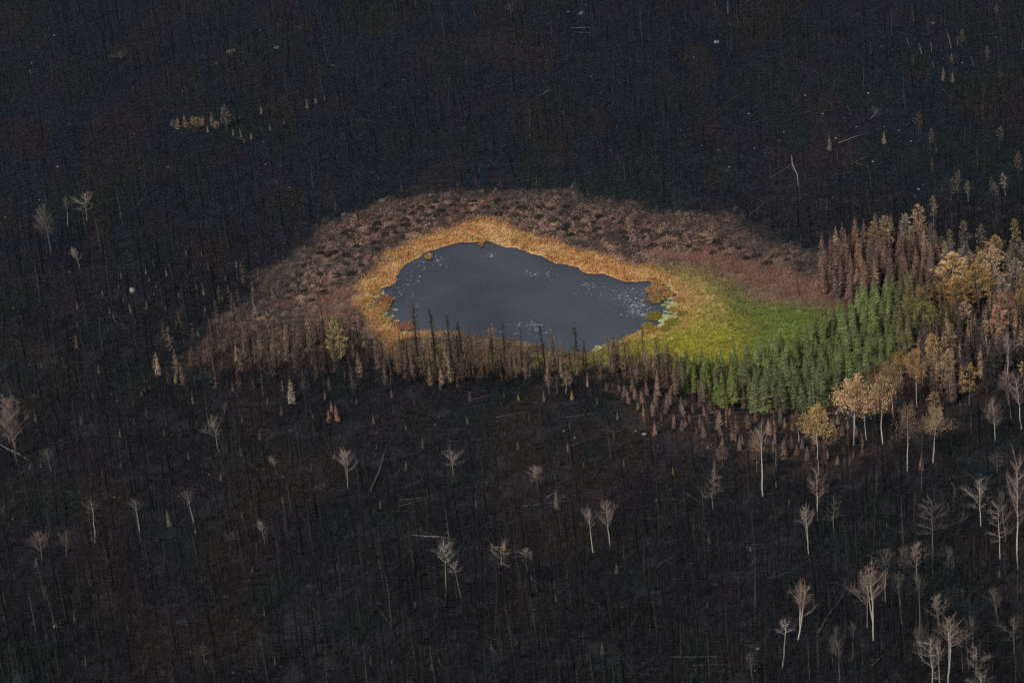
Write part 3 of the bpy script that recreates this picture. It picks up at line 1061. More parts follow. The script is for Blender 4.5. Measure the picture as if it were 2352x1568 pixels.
for bu, bv, tu, tv, pr, wf, lf, lab in ORANGE_T:
    P, H, ln = tree_place((bu, bv), (tu, tv))
    o = plant('orange_aspen', pr, P, H, wf * .8, [WOOD_PALE, (.34, .26, .2, 1), lf], ln)
    tag(o, lab, 'tree', 'orange-leaved aspens beside the green spruces')

# ---- golden and rusty pines right of the green stand
GO, GT, RS, OV = (.47, .30, .135, 1), (.40, .26, .155, 1), (.40, .21, .145, 1), (.19, .16, .06, 1)
TAN = (.27, .215, .16, 1)
PINES = [
    (2195, 700, 2186, 578, P_PINE[0], 1.25, GO, 'brightest golden pine, tallest of the golden crowns'),
    (2165, 735, 2155, 628, P_PINE[1], 1.0, (.23, .14, .06, 1), 'golden brown pine left of the brightest golden one'),
    (2250, 725, 2240, 605, P_PINE[2], 1.25, (.27, .16, .06, 1), 'broad golden pine right of the brightest golden one'),
    (2205, 745, 2200, 640, P_PINE[3], 1.1, (.22, .13, .055, 1), 'golden brown pine in front of the two tall golden ones'),
    (2130, 745, 2125, 655, P_PINE[4], 1.25, (.16, .115, .05, 1), 'round olive brown pine at the front left of the golden crowns'),
    (2122, 772, 2120, 690, P_PINE[5], 1.2, OV, 'round olive pine below the olive brown one'),
    (2150, 790, 2138, 700, P_PINE[0], .9, OV, 'olive pine bordering the dark gap'),
    (2090, 770, 2088, 660, P_PINE[1], .7, OV, 'slim olive pine with yellow tip at the edge of the green spruces'),
    (2180, 780, 2176, 690, P_PINE[2], .7, (.15, .11, .05, 1), 'olive brown pine above the dark gap'),
    (2220, 775, 2214, 690, P_PINE[3], .8, GT, 'tan pine under the broad golden one'),
    (2296, 800, 2290, 700, P_PINE[4], .85, RS, 'rust red pine on the right flank of the golden crowns'),
    (2318, 765, 2312, 665, P_PINE[5], .85, RS, 'rust pink pine behind the rust red one'),
    (2285, 700, 2279, 560, P_TUFT[0], 1.3, GT, 'tall ragged pine with yellow-green tip right of the golden crowns'),
    (2305, 725, 2300, 630, P_PINE[0], .8, TAN, 'greyish tan pine between ragged and rust pink pines'),
    (2262, 685, 2262, 595, P_PINE[1], .8, GT, 'tan gold pine above the broad golden one'),
    (2338, 690, 2332, 590, P_PINE[2], .75, TAN, 'grey tan pine near the right edge above the rust pines'),
    (2350, 750, 2348, 660, P_PINE[3], .8, (.27, .17, .05, 1), 'golden pine cut by the right edge'),
    (2145, 870, 2140, 765, P_PINE[4], .75, GO, 'golden pine at the lower left end of the slender row'),
    (2165, 905, 2160, 830, P_PINE[5], 1.0, GT, 'tan orange pine below the slender golden row'),
    (2185, 845, 2183, 740, P_TUFT[1], 1.3, GO, 'slender golden pine leaning at the top of the slender row'),
    (2178, 875, 2178, 800, P_PINE[0], .85, GO, 'golden pine between slender one and tan orange one'),
    (2150, 955, 2141, 898, P_TUFT[2], 1.8, (.30, .165, .08, 1), 'small orange pine tuft above the open-crowned aspen'),
    (2226, 930, 2229, 833, P_TUFT[0], 1.4, (.30, .18, .06, 1), 'thin pine with a bright orange star-shaped top'),
    (2352, 880, 2348, 828, P_TUFT[1], 1.6, GO, 'small golden tuft at the right edge'),
    (2115, 560, 2108, 466, P_TUFT[2], 1.4, GT, 'gold-tipped ragged pine highest on the slope above the stand'),
    (2085, 580, 2077, 488, P_TUFT[0], 1.2, TAN, 'tan ragged pine left of the highest gold-tipped one'),
    (2040, 585, 2030, 492, P_TUFT[1], 1.4, (.27, .19, .09, 1), 'gold-tipped pine at the top left of the brown spruces'),
    (2015, 590, 2003, 505, P_TUFT[2], 1.3, (.25, .17, .08, 1), 'gold-tipped pine leftmost along the top of the brown spruces'),
    (2090, 620, 2086, 550, P_PINE[5], .9, (.17, .115, .075, 1), 'dull brown round pine inside the brown spruces'),
    (2135, 610, 2140, 510, P_TUFT[1], .9, TAN, 'tall pale grey leaning pine right of the brown spruces'),
    (2165, 650, 2172, 566, P_TUFT[2], .9, TAN, 'tan scruffy pine left behind the brightest golden one'),
    (2215, 600, 2218, 555, P_TUFT[0], 1.4, (.2, .17, .10, 1), 'pale yellowish thin pine behind the golden crowns'),
    (2145, 520, 2143, 448, P_TUFT[1], .9, (.24, .17, .09, 1), 'thin orange-tipped pine above the pale leaning one'),
    (2180, 620, 2182, 545, P_TUFT[2], 1.0, TAN, 'grey spindly pine behind the brightest golden crown'),
    (2310, 450, 2302, 395, P_TUFT[0], 1.1, TAN, 'pale leaning pine on the far right slope'),
    (2295, 460, 2283, 415, P_TUFT[1], 1.1, (.16, .135, .11, 1), 'pale ragged pine left of the leaning far right one'),
    (2185, 460, 2187, 405, P_TUFT[2], 1.1, (.14, .125, .105, 1), 'pale grey thin pine, leftmost of the far right slope'),
    (2202, 465, 2196, 392, P_TUFT[0], 1.0, (.14, .125, .10, 1), 'pale grey thin pine, second on the far right slope'),
    (2224, 465, 2222, 412, P_TUFT[1], 1.0, (.14, .125, .10, 1), 'pale grey thin pine, third on the far right slope'),
    (775, 835, 768, 722, P_LOW[0], .85, (.26, .205, .085, 1), 'yellowish tall pine on the western bog shore'),
    (706, 800, 704, 752, P_TUFT[2], 1.5, (.24, .17, .055, 1), 'small bright yellow pine left of the yellowish tall one'),
    (632, 850, 630, 765, P_LOW[1], .6, (.15, .11, .065, 1), 'dull yellow brown pine on the western bog shore'),
    (1300, 905, 1302, 852, P_TUFT[1], 1.7, (.21, .165, .08, 1), 'straw yellow scruffy pine in front of the pond bank'),
    (1262, 905, 1255, 855, P_TUFT[0], 1.6, (.16, .12, .09, 1), 'tan scruffy pine left of the straw yellow one'),
    (1280, 905, 1278, 860, P_TUFT[2], 1.4, (.13, .10, .08, 1), 'dull brown pine between straw yellow and tan ones'),
    (1130, 790, 1128, 742, P_TUFT[0], 1.2, (.27, .15, .06, 1), 'small orange pine top on the bank against the pond'),
    (520, 297, 515, 240, P_PINE[1], .9, (.105, .085, .075, 1), 'round grey brown pine at the right end of the tan conifers'),
    (1738, 1085, 1736, 985, P_PINE[3], .6, (.12, .075, .055, 1), 'reddish brown pine behind the tall white trunk'),
    (1690, 1015, 1690, 945, P_PINE[5], 1.0, (.15, .08, .06, 1), 'reddish brown twiggy pine left above the tall white trunk'),
    (1660, 1070, 1656, 1020, P_PINE[2], .9, (.15, .105, .08, 1), 'round brown pine bush in the sapling slope'),
]
for bu, bv, tu, tv, pr, wf, lf, lab in PINES:
    P, H, ln = tree_place((bu, bv), (tu, tv))
    o = plant('scorched_pine', pr, P, H, wf, [jit(WOOD_GREY, .2), lf], ln)
    tag(o, lab, 'tree', 'scorched pines around the bog')


# ------------------------------------------------------------------ stands filled by spacing
def scatter(poly_uv, gap, tries=6000, cap=999, avoid=None):
    poly = W(poly_uv)
    lo, hi = poly.min(0), poly.max(0)
    cand = RNG.uniform(lo, hi, (tries, 2))
    cand = cand[in_poly(cand, poly)]
    keep = []
    grid = {}
    for p in cand:
        k = (int(p[0] // gap), int(p[1] // gap))
        g = gap * rv(.75, 1.25)
        if any(math.hypot(p[0] - q[0], p[1] - q[1]) < g for a in (-1, 0, 1) for b in (-1, 0, 1) for q in grid.get((k[0] + a, k[1] + b), ())):
            continue
        grid.setdefault(k, []).append(p)
        keep.append(p)
        if len(keep) >= cap:
            break
    P = np.array(keep)
    z = height(P)
    P3 = np.concatenate([P, z[:, None]], 1)
    return P3, project(P3)


def size_word(H, a, b, words=('short', 'mid-height', 'tall')):
    return words[0] if H < a else words[1] if H < b else words[2]


# green survivors
GREEN_B = [(1500, 850), (1560, 862), (1650, 858), (1720, 850), (1800, 838), (1870, 805), (1930, 770), (1975, 735), (2030, 705), (2085, 690), (2125, 720), (2110, 790), (2085, 855), (2040, 905), (1965, 935), (1900, 950), (1840, 955), (1740, 960), (1650, 940), (1570, 905)]
P3, UV = scatter(GREEN_B, 2.4, 16000, 255)
for P, (u, v) in zip(P3, UV):
    left = sstep(1800, 1640, np.array([u]))[0] if False else float(1 - sstep(1640, 1800, np.array([u]))[0])
    nv = float(fbm(P[:1], P[1:2], 7, 5)[0])
    if left > rv(.3, .7):
        H = rv(5.5, 8.5)
        pr = random.choice(P_THIN + P_FIR[:2])
        wf = rv(1.1, 1.6)
        c = jit((.122, .128, .042), .2)
        tone, form = 'olive', 'thin'
        if random.random() < .2 or v > 940:
            c = jit((.105, .088, .052), .2)
            tone = 'brownish'
        elif random.random() < .4:
            c = jit((.115, .145, .042), .2)
            tone = 'light green'
    else:
        H = rv(6.5, 10.5)
        pr = random.choice(P_FIR)
        wf = rv(.85, 1.15)
        c = jit((.112, .132, .046), .3)
        tone, form = 'dark green', 'full'
        if nv > .56:
            c = jit((.128, .150, .056), .25)
            tone = 'fresh green'
        if v > 905:
            c = jit((.100, .112, .050), .25)
            tone = 'grey green'
        if u > 2060 or (u < 1900 and v < 800):
            c = jit((.115, .108, .050), .2)
            tone = 'olive'
    o = plant('green_spruce', pr, P, H, wf, [jit((.05, .042, .036), .2), c], rv(-.03, .03), rv(-.03, .03))
    auto(o, f'{size_word(H, 7, 8.8)} {form} {tone} spruce', (u, v - 40), 'tree', 'green spruces that escaped the fire')

# brown scorched spruces behind and right of them
BROWN_B = [(1885, 680), (1890, 625), (1920, 590), (1975, 575), (2050, 568), (2120, 570), (2160, 600), (2180, 660), (2150, 700), (2120, 725), (2060, 700), (2000, 715), (1950, 720), (1915, 690)]
P3, UV = scatter(BROWN_B, 3.1, 9000, 105)
for P, (u, v) in zip(P3, UV):
    H = rv(6.5, 10)
    k = random.random()
    c, tone = (jit((.125, .078, .058), .2), 'brown') if k < .6 else (jit((.115, .085, .068), .2), 'grey brown') if k < .75 else (jit((.175, .10, .066), .15), 'rust brown') if k < .9 else (jit((.23, .16, .105), .15), 'tan')
    if v > 690 and u > 1990:
        c, tone = jit((.085, .07, .04), .15), 'olive brown'
    o = plant('scorched_spruce', random.choice(P_SCORCH + P_FIR[:2]), P, H, rv(.8, 1.1), [jit((.05, .04, .035), .2), c], rv(-.03, .03), rv(-.03, .03))
    auto(o, f'{size_word(H, 7.8, 9)} {tone} scorched spruce', (u, v - 40), 'tree', 'brown scorched spruces above the green stand')

# mixed dark brown spruces on the right slope
RIGHT_B = [(2120, 800), (2200, 780), (2300, 740), (2352, 730), (2440, 730), (2440, 870), (2352, 870), (2290, 890), (2230, 900), (2200, 960), (2150, 940), (2110, 900)]
P3, UV = scatter(RIGHT_B, 2.7, 8000, 130)
for P, (u, v) in zip(P3, UV):
    H = rv(7, 10.5)
    k = random.random()
    c, tone = (jit((.065, .05, .043), .2), 'dark brown') if k < .45 else (jit((.035, .032, .032), .2), 'blackened') if k < .6 else (jit((.20, .135, .085), .25), 'tan brown')
    o = plant('scorched_spruce', random.choice(P_SCORCH + P_THIN), P, H, rv(.8, 1.2), [jit((.03, .026, .024), .2), c], rv(-.04, .04), rv(-.04, .04))
    auto(o, f'{size_word(H, 8, 9.4)} {tone} scorched spruce', (u, v - 40), 'tree', 'scorched spruces on the right slope')

# ragged tan trees between the brown stand and the picture's edge
R2_B = [(2150, 620), (2230, 600), (2352, 610), (2440, 620), (2440, 740), (2352, 730), (2290, 710), (2200, 690)]
P3, UV = scatter(R2_B, 4.4, 5000, 45)
for P, (u, v) in zip(P3, UV):
    H = rv(6.5, 10.5)
    k = random.random()
    c, tone = (jit((.22, .16, .105), .2), 'tan') if k < .5 else (jit((.14, .115, .095), .2), 'grey') if k < .8 else (jit((.30, .20, .09), .15), 'golden')
    o = plant('scorched_pine', random.choice(P_TUFT + P_TUFT + P_PINE[:2]), P, H, rv(.8, 1.3), [jit((.06, .052, .045), .2), c], rv(-.06, .06), rv(-.05, .05))
    auto(o, f'{size_word(H, 7.8, 9.3)} {tone} ragged pine', (u, v - 40), 'tree', 'scorched pines around the bog')

# near bank of the pond
BANK = [(842, 842, 945, 699, P_CLUB[0], 1.3, 'tallest dark club-topped spruce against the pond, leftmost'), (1002, 842, 988, 709, P_CLUB[1], 1.3, 'dark club-topped spruce against the pond, second from left'),
        (1038, 850, 1026, 725, P_CLUB[2], 1.3, 'dark rusty club-topped spruce on the bank, third from left'), (1067, 833, 1051, 737, P_CLUB[3], 1.4, 'dark bent-topped spruce leaning over the bank'),
        (1088, 842, 1074, 755, P_THIN[0], 1.1, 'dark thin spruce right of the bent-topped one'), (1128, 820, 1125, 739, P_THIN[1], .9, 'dark thin spruce in the middle of the bank'),
        (1164, 847, 1150, 741, P_CLUB[0], 1.2, 'dark bare-trunked spruce at the end of the brown bank trees'), (1200, 845, 1194, 751, P_THIN[3], .6, 'slim dark spruce spire on the open bank'),
        (1253, 846, 1240, 745, P_CLUB[2], 1.5, 'dark bushy-topped spruce alone on the open bank'), (1272, 866, 1267, 751, P_THIN[4], .65, 'slim dark spruce right of the bushy-topped one'),
        (1341, 860, 1339, 795, P_CLUB[1], 1.2, 'short dark spruce right of the green-topped one'), (1476, 838, 1474, 752, P_CLUB[3], 1.0, 'dark spruce spire at the edge of the green meadow'),
        (1412, 862, 1408, 765, P_THIN[2], .9, 'dark spruce left of the meadow edge spire'), (1530, 905, 1520, 800, P_THIN[0], .9, 'dark spruce rising out of the meadow front'),
        (1796, 962, 1778, 862, P_THIN[1], .8, 'dark straight-trunked spruce in the meadow front row'), (1060, 850, 1036, 755, P_THIN[2], 1.0, 'dark slim spruce among the brown bank trees')]
for bu, bv, tu, tv, pr, wf, lab in BANK:
    if bu == 842:
        bu = 962
    P, H, ln = tree_place((bu, bv), (tu, tv))
    o = plant('bank_spruce', pr, P, H, wf, [WOOD_DARK, jit((.075, .052, .038), .2)], ln)
    tag(o, lab, 'tree', 'half-burnt spruces on the near bank of the pond')
P, H, ln = tree_place((1328, 860), (1320, 752))
tag(plant('bank_spruce', P_CLUB[2], P, H, 1.7, [WOOD_DARK, (.05, .062, .03, 1)], ln), 'green-topped spruce with bare dark trunk against the pond', 'tree', 'half-burnt spruces on the near bank of the pond')
for poly, gap, cap in (([(925, 825), (1000, 822), (1100, 826), (1160, 835), (1190, 890), (1050, 918), (950, 905), (860, 872)], 1.7, 125),
                       ([(1170, 835), (1300, 840), (1390, 845), (1400, 900), (1250, 905), (1165, 890)], 3.2, 34),
                       ([(1395, 840), (1470, 838), (1545, 862), (1590, 895), (1560, 925), (1480, 908), (1410, 890)], 1.9, 62),
                       ([(460, 830), (520, 800), (620, 790), (720, 790), (810, 800), (890, 830), (900, 848), (820, 850), (700, 858), (560, 862), (480, 868)], 2.5, 105),
                       ([(330, 850), (420, 770), (520, 700), (600, 640), (650, 700), (560, 790), (460, 860), (640, 880), (900, 860), (900, 930), (620, 940), (400, 920)], 6.0, 55)):
    P3, UV = scatter(poly, gap, 5000, cap)
    for P, (u, v) in zip(P3, UV):
        H = rv(3.5, 8.8)
        k = random.random()
        c, tone = (jit((.20, .125, .085), .25), 'brown') if k < .5 else (jit((.105, .072, .052), .2), 'dark') if k < .68 else (jit((.27, .185, .13), .2), 'tan')
        if u < 900 and k < .5:
            c, tone = jit((.15, .105, .082), .25), 'grey brown'
        o = plant('bank_spruce', random.choice(P_WISP + P_WISP + P_THIN[:2]), P, H, rv(.9, 1.5), [jit((.016, .014, .013), .2), c], rv(-.05, .05), rv(-.05, .05))
        auto(o, f'{size_word(H, 5.8, 7.2)} {tone} half-burnt spruce', (u, v - 35), 'tree', 'half-burnt spruces on the near bank of the pond')

# ------------------------------------------------------------------ saplings
SAP_B = [(1390, 905), (1480, 900), (1560, 930), (1650, 955), (1760, 985), (1860, 985), (1950, 1000), (2000, 1040), (1960, 1100), (1860, 1090), (1740, 1075), (1640, 1040), (1560, 1010), (1470, 960)]
P3, UV = scatter(SAP_B, 3.0, 9000, 125)
S_COL = [((.165, .11, .085), 'brown'), ((.14, .105, .09), 'grey brown'), ((.12, .075, .058), 'dark brown'), ((.20, .135, .10), 'tan')]
n_sap = 0


def sapling(P, u, v, H, c, tone, wf=1.0, group='scorched saplings on the burnt ground', lean=0.0, lab=None):
    o = plant('spruce_sapling', random.choice(P_SAP), P, H, wf, [jit((.09, .075, .065), .2), c], lean + rv(-.05, .05), rv(-.05, .05))
    if lab:
        tag(o, lab, 'sapling', group)
    else:
        auto(o, f'{size_word(H, 2.6, 3.7, ("little", "middling", "tall"))} {tone} scorched sapling', (u, v - 15), 'sapling', group)


for P, (u, v) in zip(P3, UV):
    c, tone = random.choice(S_COL)
    sapling(P, u, v, rv(1.9, 4.4), jit(c, .22), tone, rv(.8, 1.25))
for u, v, h, c, tone in ((1812, 990, 48, (.30, .165, .07), 'orange'), (1612, 1060, 40, (.27, .15, .09), 'orange')):
    pass
HAND_S = [(1500, 1000, 36, (.26, .14, .09, 1), 'orange-red sapling cone on the sapling slope'), (1542, 1090, 20, (.24, .17, .06, 1), 'tiny yellow sapling low on the sapling slope'), (1474, 955, 30, (.22, .17, .06, 1), 'yellow-topped sapling at the left end of the sapling slope'),
          (1668, 975, 52, (.29, .15, .085, 1), 'bright orange sapling cone below the green spruces'), (1775, 995, 50, (.22, .14, .08, 1), 'gold-tipped sapling cone left of the reddish bushy aspen'),
          (752, 968, 30, (.24, .12, .085, 1), 'salmon orange sapling, front one of the orange bush trio'), (770, 968, 44, (.22, .12, .085, 1), 'salmon orange sapling, tallest of the orange bush trio'), (758, 945, 28, (.20, .13, .10, 1), 'tan sapling at the back of the orange bush trio'),
          (1476, 968, 20, (.30, .13, .09, 1), 'small salmon sapling near the yellow-topped one'), (173, 800, 36, (.17, .11, .08, 1), 'brown tipped sapling left of the western burn'), (1187, 920, 18, (.30, .20, .08, 1), 'small yellow sapling in front of the pond bank'),
          (1310, 918, 24, (.28, .20, .07, 1), 'small straw yellow sapling on the open slope'), (667, 925, 60, (.22, .19, .13, 1), 'tall pale wispy sapling in front of the western bog'), (2112, 1080, 40, (.24, .125, .09, 1), 'salmon sapling against the half-bare aspen trunk'),
          (1640, 1095, 44, (.15, .12, .1, 1), 'curved grey sapling left of the tall white trunk'), (385, 1210, 42, (.13, .11, .085, 1), 'slim olive sapling between two thin bare aspens'), (400, 880, 22, (.25, .2, .05, 1), 'small yellow-green sapling left of the western bog'),
          (985, 885, 50, (.21, .15, .075, 1), 'straw tan sapling cone in front of the brown bank trees'), (1275, 1170, 50, (.15, .13, .11, 1), 'grey sapling right of the dim pinkish aspen'), (1155, 1262, 22, (.32, .21, .05, 1), 'small bright yellow sapling beside the spreading bare aspen')]
for u, v, h, c, lab in HAND_S:
    P, H, ln = tree_place((u + 4, v), (u, v - h))
    sapling(P, u, v, H, c, '', .9, lab=lab)
# pale group west of the bog and stragglers all over the near ground
for poly, gap, cap, cs in (([(300, 650), (420, 600), (540, 600), (560, 700), (520, 780), (380, 800), (290, 760), (170, 790), (180, 720)], 4.5, 42, [((.12, .105, .095), 'grey'), ((.15, .125, .105), 'pale grey')]),
                           ([(560, 890), (800, 880), (1000, 900), (1200, 930), (1400, 930), (1480, 1100), (1300, 1180), (900, 1120), (600, 1100)], 9.5, 50, [((.085, .075, .068), 'grey'), ((.125, .10, .082), 'tan')]),
                           ([(0, 1100), (600, 1120), (1300, 1200), (1500, 1130), (2352, 1120), (2352, 1568), (0, 1568)], 20, 40, [((.075, .07, .062), 'grey'), ((.11, .10, .088), 'pale grey')]),
                           ([(0, 860), (560, 880), (560, 1100), (0, 1100)], 13, 26, [((.09, .08, .072), 'grey'), ((.12, .095, .08), 'tan')])):
    P3, UV = scatter(poly, gap, 3000, cap)
    for P, (u, v) in zip(P3, UV):
        c, tone = random.choice(cs)
        sapling(P, u, v, rv(1.2, 3.0), jit(c, .25), tone, rv(.7, 1.0), 'pale scorched saplings on the open burn')
FAR_S = [(408, 295, 28), (425, 292, 32), (443, 290, 30), (455, 298, 28), (468, 290, 30), (487, 290, 36), (400, 298, 24), (433, 302, 24), (476, 304, 22), (448, 310, 20), (498, 300, 24)]
for i, (u, v, h) in enumerate(FAR_S):
    P, H, ln = tree_place((u + 1, v), (u, v - h))
    o = plant('tan_conifer', (P_SAP + P_PINE)[(i * 3) % 11], P, H * rv(.75, 1.15), rv(1.0, 1.7), [(.1, .08, .06, 1), jit((.20, .15, .10), .25)], rv(-.08, .08))
    auto(o, 'pointed tan dry conifer', (u, v - 15), 'tree', 'row of tan conifers far left')
for i, (u, v, h) in enumerate([(553, 320, 26), (577, 322, 20), (535, 312, 18), (560, 330, 14), (705, 250, 26), (725, 240, 18), (745, 232, 14), (600, 262, 22), (620, 300, 18), (652, 285, 14), (2030, 330, 30), (1905, 345, 36), (2187, 190, 28), (2165, 185, 30)]):
    P, H, ln = tree_place((u + 1, v), (u, v - h))
    o = plant('tan_conifer', P_SAP[i % 5], P, H, .9, [(.08, .07, .06, 1), jit((.16, .135, .105), .15)], 0)
    auto(o, 'small pale far conifer', (u, v - 12), 'tree', 'pale conifers scattered in the far burn')

# stragglers: burnt saplings along the outer edge of the bog, dead pines on the far right slope
EDGE_B = [(560, 690), (640, 580), (740, 500), (940, 436), (1200, 428), (1480, 462), (1720, 520), (1890, 575), (1890, 625), (1700, 575), (1480, 510), (1200, 468), (960, 474), (760, 560), (630, 720)]
P3, UV = scatter(EDGE_B, 5.5, 4000, 70)
for P, (u, v) in zip(P3, UV):
    H = rv(1.8, 4.6)
    k = random.random()
    c, tone = (jit((.13, .085, .065), .2), 'rusty') if k < .45 else (jit((.085, .072, .064), .2), 'grey') if k < .8 else (jit((.035, .03, .027), .2), 'black')
    o = plant('spruce_sapling', random.choice(P_WISP), P, H, rv(1.0, 1.8), [jit((.02, .018, .016), .2), c], rv(-.08, .08), rv(-.06, .06))
    auto(o, f'{size_word(H, 2.6, 3.7, ("little", "middling", "tall"))} {tone} burnt sapling', (u, v - 12), 'sapling', 'burnt saplings along the edge of the bog')
FARR_B = [(1980, 140), (2100, 60), (2352, 60), (2400, 300), (2352, 480), (2150, 450), (2060, 330)]
P3, UV = scatter(FARR_B, 13, 3000, 26)
for P, (u, v) in zip(P3, UV):
    H = rv(3.5, 7.5)
    c, tone = (jit((.13, .112, .09), .2), 'pale') if random.random() < .6 else (jit((.10, .072, .052), .2), 'brownish')
    o = plant('scorched_pine', random.choice(P_TUFT + P_WISP[:3]), P, H, rv(.8, 1.2), [jit((.07, .062, .055), .2), c], rv(-.08, .08), rv(-.05, .05))
    auto(o, f'{size_word(H, 4.8, 6.2)} {tone} dead far pine', (u, v - 20), 'tree', 'pale dead pines on the far right slope')

# ------------------------------------------------------------------ low shrubs on the burnt marsh
SHB = [leafy_ball(90, 1.0, .6, .22).mesh('low_shrub', M_LEAF) for _ in range(4)]
SH_B = [(640, 690), (700, 600), (780, 540), (880, 500), (1000, 465), (1110, 460), (1250, 470), (1400, 500), (1540, 530), (1700, 575), (1840, 610), (1860, 640), (1700, 600), (1560, 580), (1450, 575), (1330, 555), (1220, 515), (1100, 490), (1000, 520), (900, 560), (840, 610), (800, 650), (720, 700)]
P3, UV = scatter(SH_B, 3.6, 4000, 170)
SHRUB_AT = []
for P, (u, v) in zip(P3, UV):
    o = link('low_shrub', random.choice(SHB), None, P + np.array([0, 0, .05]))
    s = rv(.7, 1.5)
    SHRUB_AT.append((P[0], P[1], s * .95))
    o.scale = (s * rv(.9, 1.5), s, s * rv(.8, 1.2))
    o.rotation_euler = (0, 0, rv(0, 6.28))
    k = random.random()
    o.color = jit((.012, .014, .008), .2) if k < .7 else jit((.05, .03, .02), .2)
    auto(o, f'{"dark green" if k < .7 else "dark brown"} {"small" if s < 1.1 else "large"} bog shrub', (u, v), 'shrub', 'low dark shrubs on the burnt bog')


# ------------------------------------------------------------------ islets along the shore
def islet(u, v, w, col, lab):
    P = on_plane([(u, v)], 0)[0]
    r = w / 2 * mpp(P)[0]
    b = B()
    n = 14
    ring = []
    a0 = rv(0, 6.28)
    rad = [r * (1 + .22 * math.sin(3 * q + a0) + rv(-.1, .1)) for q in range(n)]
    lay = [(1.0, -.5), (1.04, .1), (.93, .34), (.55, .46)]
    vs = []
    for k, z in lay:
        vs.append([Vector((math.cos(q / n * 6.283) * rad[q] * k, math.sin(q / n * 6.283) * rad[q] * k * 1.25, z + (rv(-.05, .05) if z > .2 else 0))) for q in range(n)])
    for i in range(3):
        for q in range(n):
            a, bb, c, d = vs[i][q], vs[i][(q + 1) % n], vs[i + 1][(q + 1) % n], vs[i + 1][q]
            t = .35 if i == 0 else .8
            b.tri(a, bb, c, t)
            b.tri(a, c, d, t)
    for q in range(n):
        b.tri(vs[3][q], vs[3][(q + 1) % n], Vector((0, 0, .5)), .8)
    root = bpy.data.objects.new('sedge_islet', None)
    COL.objects.link(root)
    root.location = (P[0], P[1], 0)
    m = link('mound', b.mesh('mound', M_LEAF), root)
    m.color = (col[0] * .6, col[1] * .55, col[2] * .6, 1)
    T = grass_tuft(7, .07)
    k = int(22 * r * r) + 8
    pos = np.array([(math.cos(a) * d * r * .95, math.sin(a) * d * r * 1.15, .3) for a, d in [(rv(0, 6.28), math.sqrt(rv(0, 1))) for _ in range(k)]])
    g = link('sedge', mesh('sedge', *tile(T, pos, RNG.uniform(0, 6.28, k), np.full(k, .7), RNG.uniform(.35, .7, k), RNG.uniform(.7, 1.25, (k, 1)) * np.array([[1, 1, 1.0]])), mat=M_LEAF), root)
    g.color = (*col, 1)
    g['kind'] = 'stuff'
    tag(root, lab, 'islet', 'sedge islets along the pond shore')


OR_, RU_, YG_ = (.40, .22, .075), (.27, .13, .075), (.23, .20, .035)
ISL = [(1510, 655, 26, OR_, 'orange sedge islet, farthest one off the pond east end'), (1497, 668, 30, (.33, .19, .08), 'rusty islet left below the farthest eastern one'), (1527, 665, 22, OR_, 'small orange islet between pale scum patches'),
       (1509, 686, 40, (.30, .20, .065), 'broad orange islet in the middle of the eastern group'), (1535, 678, 26, OR_, 'orange islet hugging the eastern shore'), (1503, 727, 34, YG_, 'yellow-green islet alone in the water at the east end'),
       (1560, 690, 26, OR_, 'orange islet at the inner eastern shore'), (1545, 742, 38, YG_, 'yellow-green islet ringed by pale scum'), (1488, 752, 30, YG_, 'low yellow-green islet at the southern eastern shore'),
       (882, 692, 44, RU_, 'rust red islet jutting from the west shore'), (880, 706, 36, (.36, .19, .07), 'orange islet below the rust red western one'), (862, 672, 30, OR_, 'orange islet behind the rust red western one'),
       (908, 748, 26, RU_, 'small rusty islet at the south-western shore'), (933, 752, 38, RU_, 'larger rusty islet beside the dark spruces'), (866, 718, 34, (.38, .23, .07), 'orange hump at the south end of the west shore'),
       (884, 738, 30, (.36, .22, .06), 'orange grass hump below the western islets'), (1107, 561, 16, OR_, 'tiny orange islet off the far shore'), (985, 590, 20, (.40, .26, .10), 'pale orange islet off the north-west shore'),
       (1548, 712, 22, (.36, .24, .06), 'orange islet between the two pale scum inlets'), (1566, 722, 26, YG_, 'yellow-green islet at the head of the scum inlet'), (1530, 757, 26, YG_, 'yellow-green islet tucked in the south-eastern corner'), (846, 690, 26, OR_, 'orange hump innermost on the western shore'), (856, 704, 22, (.30, .21, .07), 'olive orange hump among the western scum'), (850, 722, 24, OR_, 'orange hump below the olive one on the western shore'), (905, 770, 26, (.38, .2, .08), 'orange hump beside the pale south-western scum'), (1520, 672, 16, RU_, 'tiny rusty islet in the middle of the eastern group')]
for i in ISL:
    islet(*i)

# ------------------------------------------------------------------ boulders, logs
def boulder_mesh(k):
    import bmesh
    bm = bmesh.new()
    bmesh.ops.create_icosphere(bm, subdivisions=2, radius=1)
    rs = random.Random(k)
    ph = [(rs.uniform(0, 6), rs.uniform(1, 3)) for _ in range(6)]
    for q in bm.verts:
        c = q.co.copy()
        s = 1 + .18 * math.sin(c.x * ph[0][1] * 2 + ph[0][0]) + .15 * math.sin(c.y * ph[1][1] * 2 + ph[1][0]) + .12 * math.sin(c.z * ph[2][1] * 3 + ph[2][0])
        q.co = c * s
        q.co.z = max(-.35, q.co.z * .7)
        if q.co.z > .35:
            q.co.z = .35 + (q.co.z - .35) * .4
    me = bpy.data.meshes.new('boulder')
    bm.to_mesh(me)
    bm.free()
    a = me.attributes.new('Col', 'FLOAT_COLOR', 'POINT')
    for i in range(len(me.vertices)):
        g = rs.uniform(.75, 1.15)
        a.data[i].color = (g, g, g, 1)
    me.materials.append(M_ROCK)
    return me


BM = [boulder_mesh(k) for k in range(6)]


